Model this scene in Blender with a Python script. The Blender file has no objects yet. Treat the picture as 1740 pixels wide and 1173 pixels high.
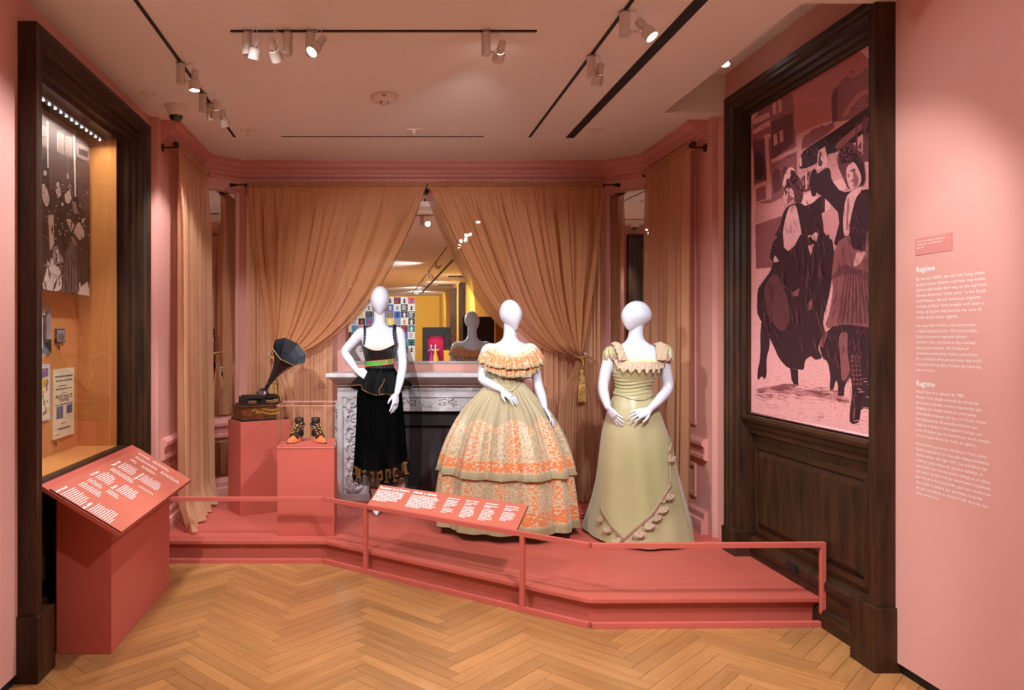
import bpy, bmesh, math, random
from mathutils import Vector, Matrix, Euler
from math import sin, cos, pi, sqrt, radians as R
random.seed(7)

# ------------------------------------------------------------------ camera
FPX, PX, PY, EYE = 1280.0, 645.0, 573.0, 1.55      # focal length and principal point of the photograph, eye height
sc = bpy.context.scene
C = sc.collection
cd = bpy.data.cameras.new('camera'); cam = bpy.data.objects.new('camera', cd); C.objects.link(cam)
cd.sensor_width = 36.0; cd.lens = FPX / 1740 * 36.0
cd.shift_x = (870 - PX) / 1740; cd.shift_y = (PY - 586.5) / 1740
cd.clip_start = 0.05; cd.clip_end = 80
cam.location = (0, 0, EYE); cam.rotation_euler = (pi / 2, 0, 0)
sc.camera = cam
# ------------------------------------------------------------------ world and exposure
w = bpy.data.worlds.new('world'); sc.world = w; w.use_nodes = True
w.node_tree.nodes['Background'].inputs[0].default_value = (0.02, 0.018, 0.016, 1)
w.node_tree.nodes['Background'].inputs[1].default_value = 1.0
vs = sc.view_settings
vs.view_transform = 'Standard'; vs.look = 'None'; vs.gamma = 1.0; vs.use_curve_mapping = False
vs.exposure = -0.42
LAMP = 1.0                                           # master power of the track lamps

# ------------------------------------------------------------------ helpers
def lin(c):
    return tuple((v / 12.92 if v <= 0.04045 else ((v + 0.055) / 1.055) ** 2.4) for v in [x / 255.0 for x in c])
def on_d(x, y, d):   # photo pixel -> point at depth d
    return Vector(((x - PX) * d / FPX, d, EYE - (y - PY) * d / FPX))
def on_x(x, y, X):   # photo pixel -> point on the wall plane X
    d = X * FPX / (x - PX)
    return Vector((X, d, EYE - (y - PY) * d / FPX))
def lerp(a, b, t): return a + (b - a) * t
def sstep(a, b, x):
    t = max(0.0, min(1.0, (x - a) / (b - a))); return t * t * (3 - 2 * t)
def interp(tab, z):
    """smooth interpolation in a table of rows sorted by first column (any direction)"""
    rows = sorted(tab)
    if z <= rows[0][0]: return rows[0][1:]
    if z >= rows[-1][0]: return rows[-1][1:]
    for i in range(len(rows) - 1):
        a, b = rows[i], rows[i + 1]
        if a[0] <= z <= b[0]:
            t = (z - a[0]) / (b[0] - a[0])
            p = rows[i - 1] if i > 0 else a
            n = rows[i + 2] if i + 2 < len(rows) else b
            out = []
            for k in range(1, len(a)):
                m0 = (b[k] - p[k]) / (b[0] - p[0]) * (b[0] - a[0]) if b[0] != p[0] else 0
                m1 = (n[k] - a[k]) / (n[0] - a[0]) * (b[0] - a[0]) if n[0] != a[0] else 0
                t2, t3 = t * t, t * t * t
                out.append((2*t3-3*t2+1)*a[k] + (t3-2*t2+t)*m0 + (-2*t3+3*t2)*b[k] + (t3-t2)*m1)
            return tuple(out)

# ------------------------------------------------------------------ materials
MATS = {}
def mat(name, rgb, rough=0.6, metal=0.0, spec=0.5, var=None, bump=None, coat=0.0, sheen=0.0, emit=None, stretch=None):
    """var=(rgb2, scale, lo, hi) mottles the colour; bump=(scale, strength)"""
    m = bpy.data.materials.new(name); m.use_nodes = True
    nt = m.node_tree; b = nt.nodes['Principled BSDF']
    b.inputs['Base Color'].default_value = (*lin(rgb), 1)
    b.inputs['Roughness'].default_value = rough; b.inputs['Metallic'].default_value = metal
    b.inputs['Specular IOR Level'].default_value = spec
    if coat: b.inputs['Coat Weight'].default_value = coat; b.inputs['Coat Roughness'].default_value = 0.15
    if sheen: b.inputs['Sheen Weight'].default_value = sheen; b.inputs['Sheen Roughness'].default_value = 0.4
    tc = nt.nodes.new('ShaderNodeTexCoord'); src = tc.outputs['Object']
    if stretch:
        mp = nt.nodes.new('ShaderNodeMapping'); mp.inputs['Scale'].default_value = stretch
        nt.links.new(src, mp.inputs['Vector']); src = mp.outputs['Vector']
    if var:
        n = nt.nodes.new('ShaderNodeTexNoise'); n.inputs['Scale'].default_value = var[1]; n.inputs['Detail'].default_value = 5
        r = nt.nodes.new('ShaderNodeMapRange'); r.inputs['From Min'].default_value = var[2]; r.inputs['From Max'].default_value = var[3]
        mx = nt.nodes.new('ShaderNodeMix'); mx.data_type = 'RGBA'
        mx.inputs['A'].default_value = (*lin(rgb), 1); mx.inputs['B'].default_value = (*lin(var[0]), 1)
        nt.links.new(src, n.inputs['Vector']); nt.links.new(n.outputs['Fac'], r.inputs['Value'])
        nt.links.new(r.outputs['Result'], mx.inputs['Factor']); nt.links.new(mx.outputs['Result'], b.inputs['Base Color'])
    if bump:
        n2 = nt.nodes.new('ShaderNodeTexNoise'); n2.inputs['Scale'].default_value = bump[0]; n2.inputs['Detail'].default_value = 4
        bp = nt.nodes.new('ShaderNodeBump'); bp.inputs['Strength'].default_value = bump[1]; bp.inputs['Distance'].default_value = 0.01
        nt.links.new(src, n2.inputs['Vector']); nt.links.new(n2.outputs['Fac'], bp.inputs['Height']); nt.links.new(bp.outputs['Normal'], b.inputs['Normal'])
    if emit:
        b.inputs['Emission Color'].default_value = (*lin(emit[0]), 1); b.inputs['Emission Strength'].default_value = emit[1]
    MATS[name] = m
    return m
def sheer(name, rgb, see, trans=0.4, weave=0.0, rgb2=None):
    """thin cloth: diffuse + translucent, partly see-through"""
    m = bpy.data.materials.new(name); m.use_nodes = True; nt = m.node_tree; nt.nodes.clear()
    o = nt.nodes.new('ShaderNodeOutputMaterial')
    d = nt.nodes.new('ShaderNodeBsdfDiffuse'); t = nt.nodes.new('ShaderNodeBsdfTranslucent'); tr = nt.nodes.new('ShaderNodeBsdfTransparent')
    for n in (d, t): n.inputs['Color'].default_value = (*lin(rgb), 1)
    if rgb2:
        tc = nt.nodes.new('ShaderNodeTexCoord'); nz = nt.nodes.new('ShaderNodeTexNoise'); nz.inputs['Scale'].default_value = 3
        mx = nt.nodes.new('ShaderNodeMix'); mx.data_type = 'RGBA'; mx.inputs['A'].default_value = (*lin(rgb), 1); mx.inputs['B'].default_value = (*lin(rgb2), 1)
        nt.links.new(tc.outputs['Object'], nz.inputs['Vector']); nt.links.new(nz.outputs['Fac'], mx.inputs['Factor'])
        for n in (d, t): nt.links.new(mx.outputs['Result'], n.inputs['Color'])
    a = nt.nodes.new('ShaderNodeMixShader'); a.inputs[0].default_value = trans
    nt.links.new(d.outputs[0], a.inputs[1]); nt.links.new(t.outputs[0], a.inputs[2])
    b = nt.nodes.new('ShaderNodeMixShader'); b.inputs[0].default_value = see
    nt.links.new(a.outputs[0], b.inputs[1]); nt.links.new(tr.outputs[0], b.inputs[2]); nt.links.new(b.outputs[0], o.inputs[0])
    MATS[name] = m; return m
def clear(name, tint=(255, 255, 255), ior=1.45, boost=0.0):
    """thin clear pane: transparent with a Fresnel reflection"""
    m = bpy.data.materials.new(name); m.use_nodes = True; nt = m.node_tree; nt.nodes.clear()
    o = nt.nodes.new('ShaderNodeOutputMaterial')
    g = nt.nodes.new('ShaderNodeBsdfGlossy'); g.inputs['Roughness'].default_value = 0.0
    t = nt.nodes.new('ShaderNodeBsdfTransparent'); t.inputs['Color'].default_value = (*lin(tint), 1)
    lw = nt.nodes.new('ShaderNodeLayerWeight'); lw.inputs['Blend'].default_value = 0.5       # Schlick reflection of a thin sheet
    f0 = ((ior - 1) / (ior + 1)) ** 2 * 1.9 + boost
    p = nt.nodes.new('ShaderNodeMath'); p.operation = 'POWER'; p.inputs[1].default_value = 5.0
    ad = nt.nodes.new('ShaderNodeMath'); ad.operation = 'MULTIPLY_ADD'; ad.use_clamp = True; ad.inputs[1].default_value = (1 - f0) * .9; ad.inputs[2].default_value = f0
    mx = nt.nodes.new('ShaderNodeMixShader')
    nt.links.new(lw.outputs['Facing'], p.inputs[0]); nt.links.new(p.outputs[0], ad.inputs[0]); nt.links.new(ad.outputs[0], mx.inputs[0])
    nt.links.new(t.outputs[0], mx.inputs[1]); nt.links.new(g.outputs[0], mx.inputs[2]); nt.links.new(mx.outputs[0], o.inputs[0])
    MATS[name] = m; return m
def wood(name, dark, light, rough=0.35, scale=(3, 3, 30), coat=0.0, rnd=False, rndrange=(0.75, 1.2)):
    m = bpy.data.materials.new(name); m.use_nodes = True; nt = m.node_tree; b = nt.nodes['Principled BSDF']
    tc = nt.nodes.new('ShaderNodeTexCoord'); mp = nt.nodes.new('ShaderNodeMapping'); mp.inputs['Scale'].default_value = scale
    nt.links.new(tc.outputs['Object'], mp.inputs['Vector'])
    n = nt.nodes.new('ShaderNodeTexNoise'); n.inputs['Scale'].default_value = 2.0; n.inputs['Detail'].default_value = 8; n.inputs['Roughness'].default_value = 0.65
    n.noise_dimensions = '4D'
    nt.links.new(mp.outputs['Vector'], n.inputs['Vector'])
    cr = nt.nodes.new('ShaderNodeValToRGB'); cr.color_ramp.elements[0].position = 0.33; cr.color_ramp.elements[1].position = 0.68
    cr.color_ramp.elements[0].color = (*lin(dark), 1); cr.color_ramp.elements[1].color = (*lin(light), 1)
    nt.links.new(n.outputs['Fac'], cr.inputs['Fac'])
    col = cr.outputs['Color']
    if rnd:
        oi = nt.nodes.new('ShaderNodeObjectInfo')
        k = nt.nodes.new('ShaderNodeMath'); k.operation = 'MULTIPLY'; k.inputs[1].default_value = 40
        nt.links.new(oi.outputs['Random'], k.inputs[0]); nt.links.new(k.outputs[0], n.inputs['W'])
        r = nt.nodes.new('ShaderNodeMapRange'); r.inputs['To Min'].default_value = rndrange[0]; r.inputs['To Max'].default_value = rndrange[1]
        nt.links.new(oi.outputs['Random'], r.inputs['Value'])
        hs = nt.nodes.new('ShaderNodeHueSaturation'); nt.links.new(col, hs.inputs['Color']); nt.links.new(r.outputs['Result'], hs.inputs['Value'])
        col = hs.outputs['Color']
    nt.links.new(col, b.inputs['Base Color'])
    b.inputs['Roughness'].default_value = rough; b.inputs['Specular IOR Level'].default_value = 0.32
    if coat: b.inputs['Coat Weight'].default_value = coat; b.inputs['Coat Roughness'].default_value = 0.12
    bp = nt.nodes.new('ShaderNodeBump'); bp.inputs['Strength'].default_value = 0.12; bp.inputs['Distance'].default_value = 0.002
    nt.links.new(n.outputs['Fac'], bp.inputs['Height']); nt.links.new(bp.outputs['Normal'], b.inputs['Normal'])
    MATS[name] = m; return m

mat('pink_wall', (214, 156, 144), 0.75, spec=0.3, bump=(60, 0.03))
mat('pink_trim', (206, 140, 130), 0.55, spec=0.4)
mat('coral', (188, 91, 78), 0.5, spec=0.35, var=((180, 84, 71), 3, 0.3, 0.8))
mat('coral_label', (186, 98, 78), 0.6, spec=0.3)
mat('ceiling_paint', (236, 230, 224), 0.9, spec=0.2)
mat('yellow_wall', (205, 150, 50), 0.8)
mat('case_paint', (206, 138, 78), 0.8, spec=0.2)
mat('black', (14, 13, 13), 0.6)
mat('black_edge', (12, 10, 10), 0.5)
mat('dark_metal', (60, 48, 34), 0.4, 0.8)
mat('brass', (176, 134, 70), 0.35, 0.9)
mat('white_lamp', (206, 192, 184), 0.45)
mat('white_print', (250, 244, 240), 0.7)
mat('plastic_white', (226, 212, 202), 0.5)
mat('mannequin_white', (206, 207, 218), 0.3, spec=0.45)
mat('lens', (255, 255, 255), 0.3, emit=((255, 250, 245), 45))
mat('led', (255, 255, 255), 0.3, emit=((225, 240, 255), 14))
mat('mirror', (236, 238, 236), 0.0, 1.0)
mat('chrome', (200, 200, 205), 0.15, 1.0)
mat('marble', (208, 200, 200), 0.42, var=((184, 174, 176), 6, 0.35, 0.7), bump=(90, 0.05))
mat('soot', (38, 30, 32), 0.8)
mat('soot_panel', (50, 38, 41), 0.7)
mat('card', (205, 190, 160), 0.8)
wood('dark_oak', (24, 13, 6), (70, 41, 20), 0.45, (9, 9, 1.2))
wood('dark_oak_h', (24, 13, 6), (70, 41, 20), 0.45, (9, 1.2, 9))
wood('floor_oak', (146, 97, 55), (170, 118, 70), 0.3, (1.2, 14, 14), coat=0.25, rnd=True, rndrange=(0.80, 1.10))
sheer('curtain', (218, 168, 132), 0.16, 0.35, rgb2=(210, 156, 118))
sheer('curtain_swag', (208, 148, 104), 0.30, 0.3, rgb2=(200, 136, 92))
clear('case_glass', (250, 252, 250), 1.5, 0.02)
clear('acrylic', (254, 252, 252), 1.3, 0.0)

# ------------------------------------------------------------------ mesh builder
class MB:
    def __init__(s): s.v = []; s.f = []; s.uv = None
    def add(s, vs, fs):
        o = len(s.v); s.v += [tuple(v) for v in vs]; s.f += [tuple(i + o for i in f) for f in fs]; return s
    def box(s, x0, x1, y0, y1, z0, z1):
        x0, x1 = min(x0, x1), max(x0, x1); y0, y1 = min(y0, y1), max(y0, y1); z0, z1 = min(z0, z1), max(z0, z1)
        return s.add([(x0,y0,z0),(x1,y0,z0),(x1,y1,z0),(x0,y1,z0),(x0,y0,z1),(x1,y0,z1),(x1,y1,z1),(x0,y1,z1)],
                     [(0,3,2,1),(4,5,6,7),(0,1,5,4),(1,2,6,5),(2,3,7,6),(3,0,4,7)])
    def prism(s, pts, z0, z1):
        """vertical prism over a counter-clockwise plan polygon"""
        n = len(pts)
        vs = [(p[0], p[1], z0) for p in pts] + [(p[0], p[1], z1) for p in pts]
        fs = [tuple(range(n - 1, -1, -1)), tuple(range(n, 2 * n))] + [(i, (i + 1) % n, (i + 1) % n + n, i + n) for i in range(n)]
        return s.add(vs, fs)
    def tube(s, pts, rad, seg=10, cap=True, flat=None):
        """round tube through points, radius per point; flat=(axis Vector, factor) squashes the section"""
        pts = [Vector(p) for p in pts]; n = len(pts)
        if not hasattr(rad, '__len__'): rad = [rad] * n
        vs = []; fs = []; up = None
        for i in range(n):
            t = (pts[min(i + 1, n - 1)] - pts[max(i - 1, 0)])
            t = t.normalized() if t.length > 1e-9 else Vector((0, 0, 1))
            if up is None:
                a = Vector((0, 0, 1)) if abs(t.z) < 0.9 else Vector((1, 0, 0)); up = (a - t * a.dot(t)).normalized()
            else:
                up = (up - t * up.dot(t)); up = up.normalized() if up.length > 1e-6 else t.orthogonal().normalized()
            sd = t.cross(up)
            for k in range(seg):
                a = 2 * pi * k / seg; o = (up * cos(a) + sd * sin(a)) * rad[i]
                if flat: o = o - flat[0] * o.dot(flat[0]) * (1 - flat[1])
                vs.append(pts[i] + o)
        for i in range(n - 1):
            for k in range(seg):
                k2 = (k + 1) % seg; fs.append((i*seg+k, i*seg+k2, (i+1)*seg+k2, (i+1)*seg+k))
        if cap: fs.append(tuple(range(seg - 1, -1, -1))); fs.append(tuple((n - 1) * seg + k for k in range(seg)))
        return s.add(vs, fs)
    def lathe(s, prof, c=(0, 0, 0), seg=20, axis=None, cap=True):
        """prof = (radius, height) rows about axis (default z) from point c"""
        ax = Vector(axis or (0, 0, 1)).normalized(); u = ax.orthogonal().normalized(); v = ax.cross(u); c = Vector(c)
        vs = [c + ax * h + (u * cos(2*pi*k/seg) + v * sin(2*pi*k/seg)) * r for r, h in prof for k in range(seg)]
        fs = [(i*seg+k, i*seg+(k+1)%seg, (i+1)*seg+(k+1)%seg, (i+1)*seg+k) for i in range(len(prof)-1) for k in range(seg)]
        if cap: fs.append(tuple(range(seg - 1, -1, -1))); fs.append(tuple((len(prof) - 1) * seg + k for k in range(seg)))
        return s.add(vs, fs)
    def ball(s, c, r, seg=10, rings=7, M=None):
        c = Vector(c); r = r if hasattr(r, '__len__') else (r, r, r); vs = []; fs = []
        for i in range(rings + 1):
            ph = pi * i / rings
            for k in range(seg):
                p = Vector((r[0]*sin(ph)*cos(2*pi*k/seg), r[1]*sin(ph)*sin(2*pi*k/seg), r[2]*cos(ph)))
                if M is not None: p = M @ p
                vs.append(c + p)
        for i in range(rings):
            for k in range(seg):
                k2 = (k+1) % seg; fs.append((i*seg+k, (i+1)*seg+k, (i+1)*seg+k2, i*seg+k2))
        return s.add(vs, fs)
    def grid(s, fn, nu, nv, closed=False):
        vs = [fn(i / nu, j / nv) for j in range(nv + 1) for i in range(nu + (0 if closed else 1))]
        W = nu if closed else nu + 1
        fs = [(j*W+i, j*W+(i+1) % W, (j+1)*W+(i+1) % W, (j+1)*W+i) for j in range(nv) for i in range(nu)]
        return s.add(vs, fs)
    def sweep(s, path, prof, closed=False):
        """plan path (x,y), profile rows (offset to the right of travel, z)"""
        n = len(path); P = [Vector((p[0], p[1])) for p in path]; vs = []
        for i in range(n):
            d0 = (P[i] - P[i-1]).normalized() if i > 0 or closed else (P[1] - P[0]).normalized()
            d1 = (P[(i+1) % n] - P[i]).normalized() if i < n-1 or closed else d0
            n0 = Vector((d0.y, -d0.x)); n1 = Vector((d1.y, -d1.x)); m = (n0 + n1).normalized(); k = 1 / max(0.3, m.dot(n0))
            for o, z in prof: q = P[i] + m * o * k; vs.append((q.x, q.y, z))
        L = len(prof); fs = []
        for i in range(n if closed else n - 1):
            j = (i + 1) % n
            for a in range(L):
                b = (a + 1) % L; fs.append((i*L+a, i*L+b, j*L+b, j*L+a))
        if not closed: fs.append(tuple(range(L - 1, -1, -1))); fs.append(tuple((n-1)*L + a for a in range(L)))
        return s.add(vs, fs)
    def mesh(s, name):
        me = bpy.data.meshes.new(name); me.from_pydata([tuple(v) for v in s.v], [], s.f); return me
    def build(s, name, m, parent=None, smooth=False, bevel=0.0, fix=True, solid=0.0, subs=0):
        me = s.mesh(name)
        if fix or bevel:
            bm = bmesh.new(); bm.from_mesh(me)
            if fix: bmesh.ops.recalc_face_normals(bm, faces=bm.faces)
            if bevel:
                es = [e for e in bm.edges if len(e.link_faces) == 2 and e.calc_face_angle(0) > 0.6]
                bmesh.ops.bevel(bm, geom=es, offset=bevel, segments=2, affect='EDGES', profile=0.6)
            bm.to_mesh(me); bm.free()
        return obj(name, me, m, parent, smooth, solid, subs)

def world_of(o):
    M = o.matrix_basis.copy()
    while o.parent is not None: o = o.parent; M = o.matrix_basis @ M
    return M
def obj(name, me, m, parent=None, smooth=False, solid=0.0, subs=0):
    if m is not None and not me.materials: me.materials.append(MATS[m] if isinstance(m, str) else m)
    o = bpy.data.objects.new(name, me); C.objects.link(o)
    if parent is not None: o.parent = parent; me.transform(world_of(parent).inverted())      # shapes are written in world coordinates
    if smooth: me.shade_smooth() if smooth is True else None
    if solid: md = o.modifiers.new('solid', 'SOLIDIFY'); md.thickness = solid; md.offset = 0
    if subs: md = o.modifiers.new('subs', 'SUBSURF'); md.levels = subs; md.render_levels = subs
    return o
def empty(name, loc=(0, 0, 0), rz=0.0):
    o = bpy.data.objects.new(name, None); C.objects.link(o); o.location = loc; o.rotation_euler = (0, 0, rz); o.empty_display_size = 0.1; return o
def tag(o, label, cat, group=None):
    o['label'] = label; o['category'] = cat
    if group: o['group'] = group
    return o
def struct(o, label=None):
    o['kind'] = 'structure'
    if label: o['label'] = label
    return o
def thing(name, label, cat, loc=(0, 0, 0), rz=0.0, group=None): return tag(empty(name, loc, rz), label, cat, group)
def letters(name, lines, size, m, origin, xdir, ydir, parent=None, step=None, width=None, wref=None, off=0.0008, bold=0.0, shear=0.0):
    """flat lettering: lines of text in the plane spanned by xdir (reading) and ydir (up)"""
    xd = Vector(xdir).normalized(); yd = Vector(ydir).normalized(); nd = xd.cross(yd)
    vs, fs = [], []; sx = None; step = step or size * 1.4
    order = list(range(len(lines)))
    if wref is not None: order.remove(wref); order.insert(0, wref)
    for i in order:
        if not lines[i]: continue
        cu = bpy.data.curves.new('t', 'FONT'); cu.body = lines[i]; cu.size = size; cu.resolution_u = 2; cu.offset = bold; cu.shear = shear
        to = bpy.data.objects.new('t', cu); C.objects.link(to)
        dg = bpy.context.evaluated_depsgraph_get(); me = bpy.data.meshes.new_from_object(to.evaluated_get(dg))
        if sx is None:
            xs = [v.co.x for v in me.vertices]; sx = (width / (max(xs) - min(xs))) if width else 1.0
        o = len(vs)
        for v in me.vertices: vs.append(Vector(origin) + xd * (v.co.x * sx) + yd * (v.co.y - i * step) + nd * off)
        for p in me.polygons: fs.append(tuple(q + o for q in p.vertices))
        bpy.data.objects.remove(to); bpy.data.curves.remove(cu); bpy.data.meshes.remove(me)
    b = MB(); b.add(vs, fs); return b.build(name, m, parent, fix=False)
def word_bars(mb, origin, xd, yd, w, h, rng, ragged=0.25):
    """one line of print too small to read: word-length dashes"""
    x = 0.0; W = w * (1 - rng.random() * ragged); nd = xd.cross(yd)
    while x < W:
        l = min(W - x, h * rng.uniform(1.2, 5.5))
        p = Vector(origin) + xd * x + nd * 0.0008
        mb.add([p, p + xd * l, p + xd * l + yd * h, p + yd * h], [(0, 1, 2, 3)]); x += l + h * 0.7
# ================================================================== the setting
XL, XR, CEIL = -1.62, 2.384, 3.10        # side walls, ceiling
DB = 6.72                                # back wall
BAY = [(-1.56, 5.37), (-1.56, 6.42), (-1.25, 6.72), (2.02, 6.72), (2.34, 6.42), (2.34, 5.37)]
DEND = -14.9
# ---- floor: dark sub-floor and oak herringbone blocks
fl = MB().box(-2.1, 2.6, DEND - 0.1, 6.95, -0.08, -0.012).build('floor', 'floor_oak')
struct(fl, 'herringbone oak floor')
PLK_L, PLK_W = 0.6096, 0.0762
pm = MB().box(0.0009, PLK_L - 0.0009, 0.0009, PLK_W - 0.0009, -0.012, 0.0).build('plank', 'floor_oak', fl, bevel=0.0)
proto_mesh = pm.data; bpy.data.objects.remove(pm)
s2 = sqrt(2); far = MB(); cand = []
for m_ in range(-8, 9):
    for k in range(-190, 70):
        for ty in (0, 1):
            if ty == 0: u, v, a = k*PLK_W + m_*PLK_L, k*PLK_W - m_*PLK_L, pi / 4
            else:       u, v, a = k*PLK_W + PLK_L + PLK_W + m_*PLK_L, k*PLK_W + PLK_W - PLK_L - m_*PLK_L, 3*pi/4
            X = (u - v) / s2 - 0.495; Y = (u + v) / s2 + 0.02
            cx = X + cos(a)*PLK_L/2 - sin(a)*PLK_W/2; cy = Y + sin(a)*PLK_L/2 + cos(a)*PLK_W/2
            if cx < -1.75 or cx > 2.55 or cy < -3 or cy > 5.6: continue
            if cy > 5.35 - 0.77*max(0, min(cx + .383, 1.5)) + .2: continue
            cand.append((X, Y, a, cx, cy))
cand.sort(key=lambda c: abs(c[4] - 4.0) + 0.25*abs(c[3] - 0.3))
for i, (X, Y, a, cx, cy) in enumerate(cand):
    if i < 290:
        o = bpy.data.objects.new('plank', proto_mesh); C.objects.link(o); o.parent = fl; o.location = (X, Y, 0); o.rotation_euler = (0, 0, a)
    else:
        M_ = Matrix.Translation((X, Y, 0)) @ Matrix.Rotation(a, 4, 'Z')
        far.add([M_ @ v.co for v in proto_mesh.vertices], [tuple(p.vertices) for p in proto_mesh.polygons])
fo = far.build('plank_field', 'floor_oak', fl); fo['kind'] = 'stuff'

# ---- ceiling with the raised recess on the right
RX0, RY0, RY1, RZ = 1.96, 3.50, 5.20, 3.36
cb = MB()
cb.box(-2.1, RX0, DEND, 6.95, CEIL, CEIL + 0.04).box(RX0, 2.6, RY1, 6.95, CEIL, CEIL + 0.04).box(RX0, 2.6, DEND, RY0, CEIL, CEIL + 0.04)
cb.box(RX0 - .04, 2.6, RY0 - .04, RY1 + .04, RZ, RZ + .04)
cb.box(RX0 - .03, RX0, RY0, RY1, CEIL + .04, RZ).box(RX0, 2.6, RY1, RY1 + .03, CEIL + .04, RZ).box(RX0, 2.6, RY0 - .03, RY0, CEIL + .04, RZ)
ce = cb.build('ceiling', 'ceiling_paint'); struct(ce, 'pale plaster ceiling')

# ---- walls
LF0, LF1, LFT = 3.37, 5.06, 2.965        # left frame: near edge, far edge, top
RF0, RF1, RFT = 3.48, 5.01, 3.13
wl = MB()
wl.box(XL - .1, XL, DEND, LF0 + .02, 0.045, CEIL).box(XL - .1, XL, LF1 - .02, 5.37, 0, CEIL).box(XL - .1, XL, LF0 + .02, LF1 - .02, LFT - .02, CEIL)
wl.box(XL - .09, XL - .01, DEND, .2, 0, .045)
struct(wl.build('wall_left', 'pink_wall'), 'pink painted wall around the wooden display window')
wr = MB()
wr.box(XR, XR + .1, 0.2, RF0 + .02, 0.05, CEIL).box(XR, XR + .1, RF1 - .02, 5.37, 0, RZ).box(XR, XR + .1, RF0 + .02, RF1 - .02, RFT - .03, RZ)
wr.box(XR, XR + .1, RY0 - .03, RF0 + .02, CEIL, RZ)
struct(wr.build('wall_right', 'pink_wall'), 'pink painted wall with white exhibition text')
struct(MB().box(XR + .02, XR + .1, 0.2, RF0 + .02, 0, 0.05).build('baseboard_right', 'black'), 'dark gap under the pink text wall')
struct(MB().box(XL - .1, XL - .012, 0.2, LF0 + .02, 0, 0.044).build('baseboard_left', 'black'), 'dark gap under the pink left wall')
def bay_wall(name, a, b, m='pink_wall', th=0.1, z0=0.0, z1=CEIL + .02):
    a = Vector(a); b = Vector(b); d = (b - a).normalized(); n = Vector((-d.y, d.x))
    return MB().prism([a, b, b + n * th, a + n * th], z0, z1).build(name, m)
struct(bay_wall('wall_bay_left', BAY[0], BAY[1]), 'pink side wall of the bay behind the left curtain')
struct(bay_wall('wall_back_left', BAY[1], BAY[2]), 'pink angled bay wall carrying the narrow left mirror')
struct(bay_wall('wall_back', (BAY[2][0] - .05, DB), (BAY[3][0] + .05, DB)), 'pink back wall behind the curtains and fireplace')
struct(bay_wall('wall_back_right', BAY[3], BAY[4]), 'pink angled bay wall carrying the narrow right mirror')
struct(bay_wall('wall_bay_right', BAY[4], BAY[5]), 'pink side wall of the bay behind the right curtain')
# jogs where the bay begins, with fluted edge strips
jl = MB().box(XL - .1, BAY[0][0], 5.30, 5.37, 0, CEIL).box(XL, XL + .012, 5.10, 5.28, 0, 3.0).box(XL, XL + .022, 5.15, 5.24, 0, 3.0)
struct(jl.build('trim_1', 'pink_wall'), 'pink pilaster strip left of the bay')
jr = MB().box(BAY[5][0], XR + .1, 5.30, 5.37, 0, CEIL).box(XR - .012, XR, 5.08, 5.28, 0, 3.0).box(XR - .022, XR, 5.13, 5.24, 0, 3.0)
struct(jr.build('trim_2', 'pink_wall'), 'pink pilaster strip right of the bay')
# cornice, chair rail and base of the bay
CP = [(0, CEIL), (.135, CEIL), (.135, CEIL - .018), (.118, CEIL - .026), (.105, CEIL - .055), (.072, CEIL - .075), (.064, CEIL - .1), (.05, CEIL - .104), (.045, CEIL - .13), (.016, CEIL - .14), (.016, CEIL - .165), (0, CEIL - .165)]
struct(MB().sweep(BAY, CP).build('trim_3', 'pink_trim'), 'coral moulded cornice around the bay')
CR = [(0, .82), (.03, .82), (.045, .80), (.045, .775), (.028, .76), (.022, .71), (.03, .70), (.03, .675), (.012, .665), (0, .665)]
struct(MB().sweep(BAY[:3] + [(-.52, DB)], CR).build('trim_4', 'pink_trim'), 'pink chair rail on the left of the bay')
struct(MB().sweep([(1.34, DB)] + BAY[3:], CR).build('trim_5', 'pink_trim'), 'pink chair rail on the right of the bay')
BB = [(0, .30), (.02, .30), (.028, .285), (.028, .245), (.045, .235), (.05, .2), (.05, .13), (0, .13)]
struct(MB().sweep(BAY[:3] + [(-.42, DB)], BB).build('baseboard_bay_left', 'pink_trim'), 'pink moulded baseboard on the left of the bay')
struct(MB().sweep([(1.24, DB)] + BAY[3:], BB).build('baseboard_bay_right', 'pink_trim'), 'pink moulded baseboard on the right of the bay')
def panel_mould(name, a, b, z0, z1, label, wdt=.03):
    a = Vector(a); b = Vector(b); d = (b - a).normalized(); n = Vector((d.y, -d.x)); mb = MB()
    def bar(p, q, za, zb): mb.prism([p, p + n * .014, q + n * .014, q][::-1], za, zb)
    bar(a, b, z0, z0 + wdt); bar(a, b, z1 - wdt, z1); bar(a, a + d * wdt, z0 + wdt, z1 - wdt); bar(b - d * wdt, b, z0 + wdt, z1 - wdt)
    struct(mb.build(name, 'pink_trim', bevel=.004), label)
panel_mould('trim_6', (2.34, 6.2), (2.34, 5.56), .37, .62, 'pink panel moulding low on the right bay wall')
panel_mould('trim_7', (-1.56, 5.56), (-1.56, 6.2), .37, .62, 'pink panel moulding low on the left bay wall')
panel_mould('trim_8', (2.34, 6.2), (2.34, 5.56), .9, 2.75, 'pink panel moulding high on the right bay wall')

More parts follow.
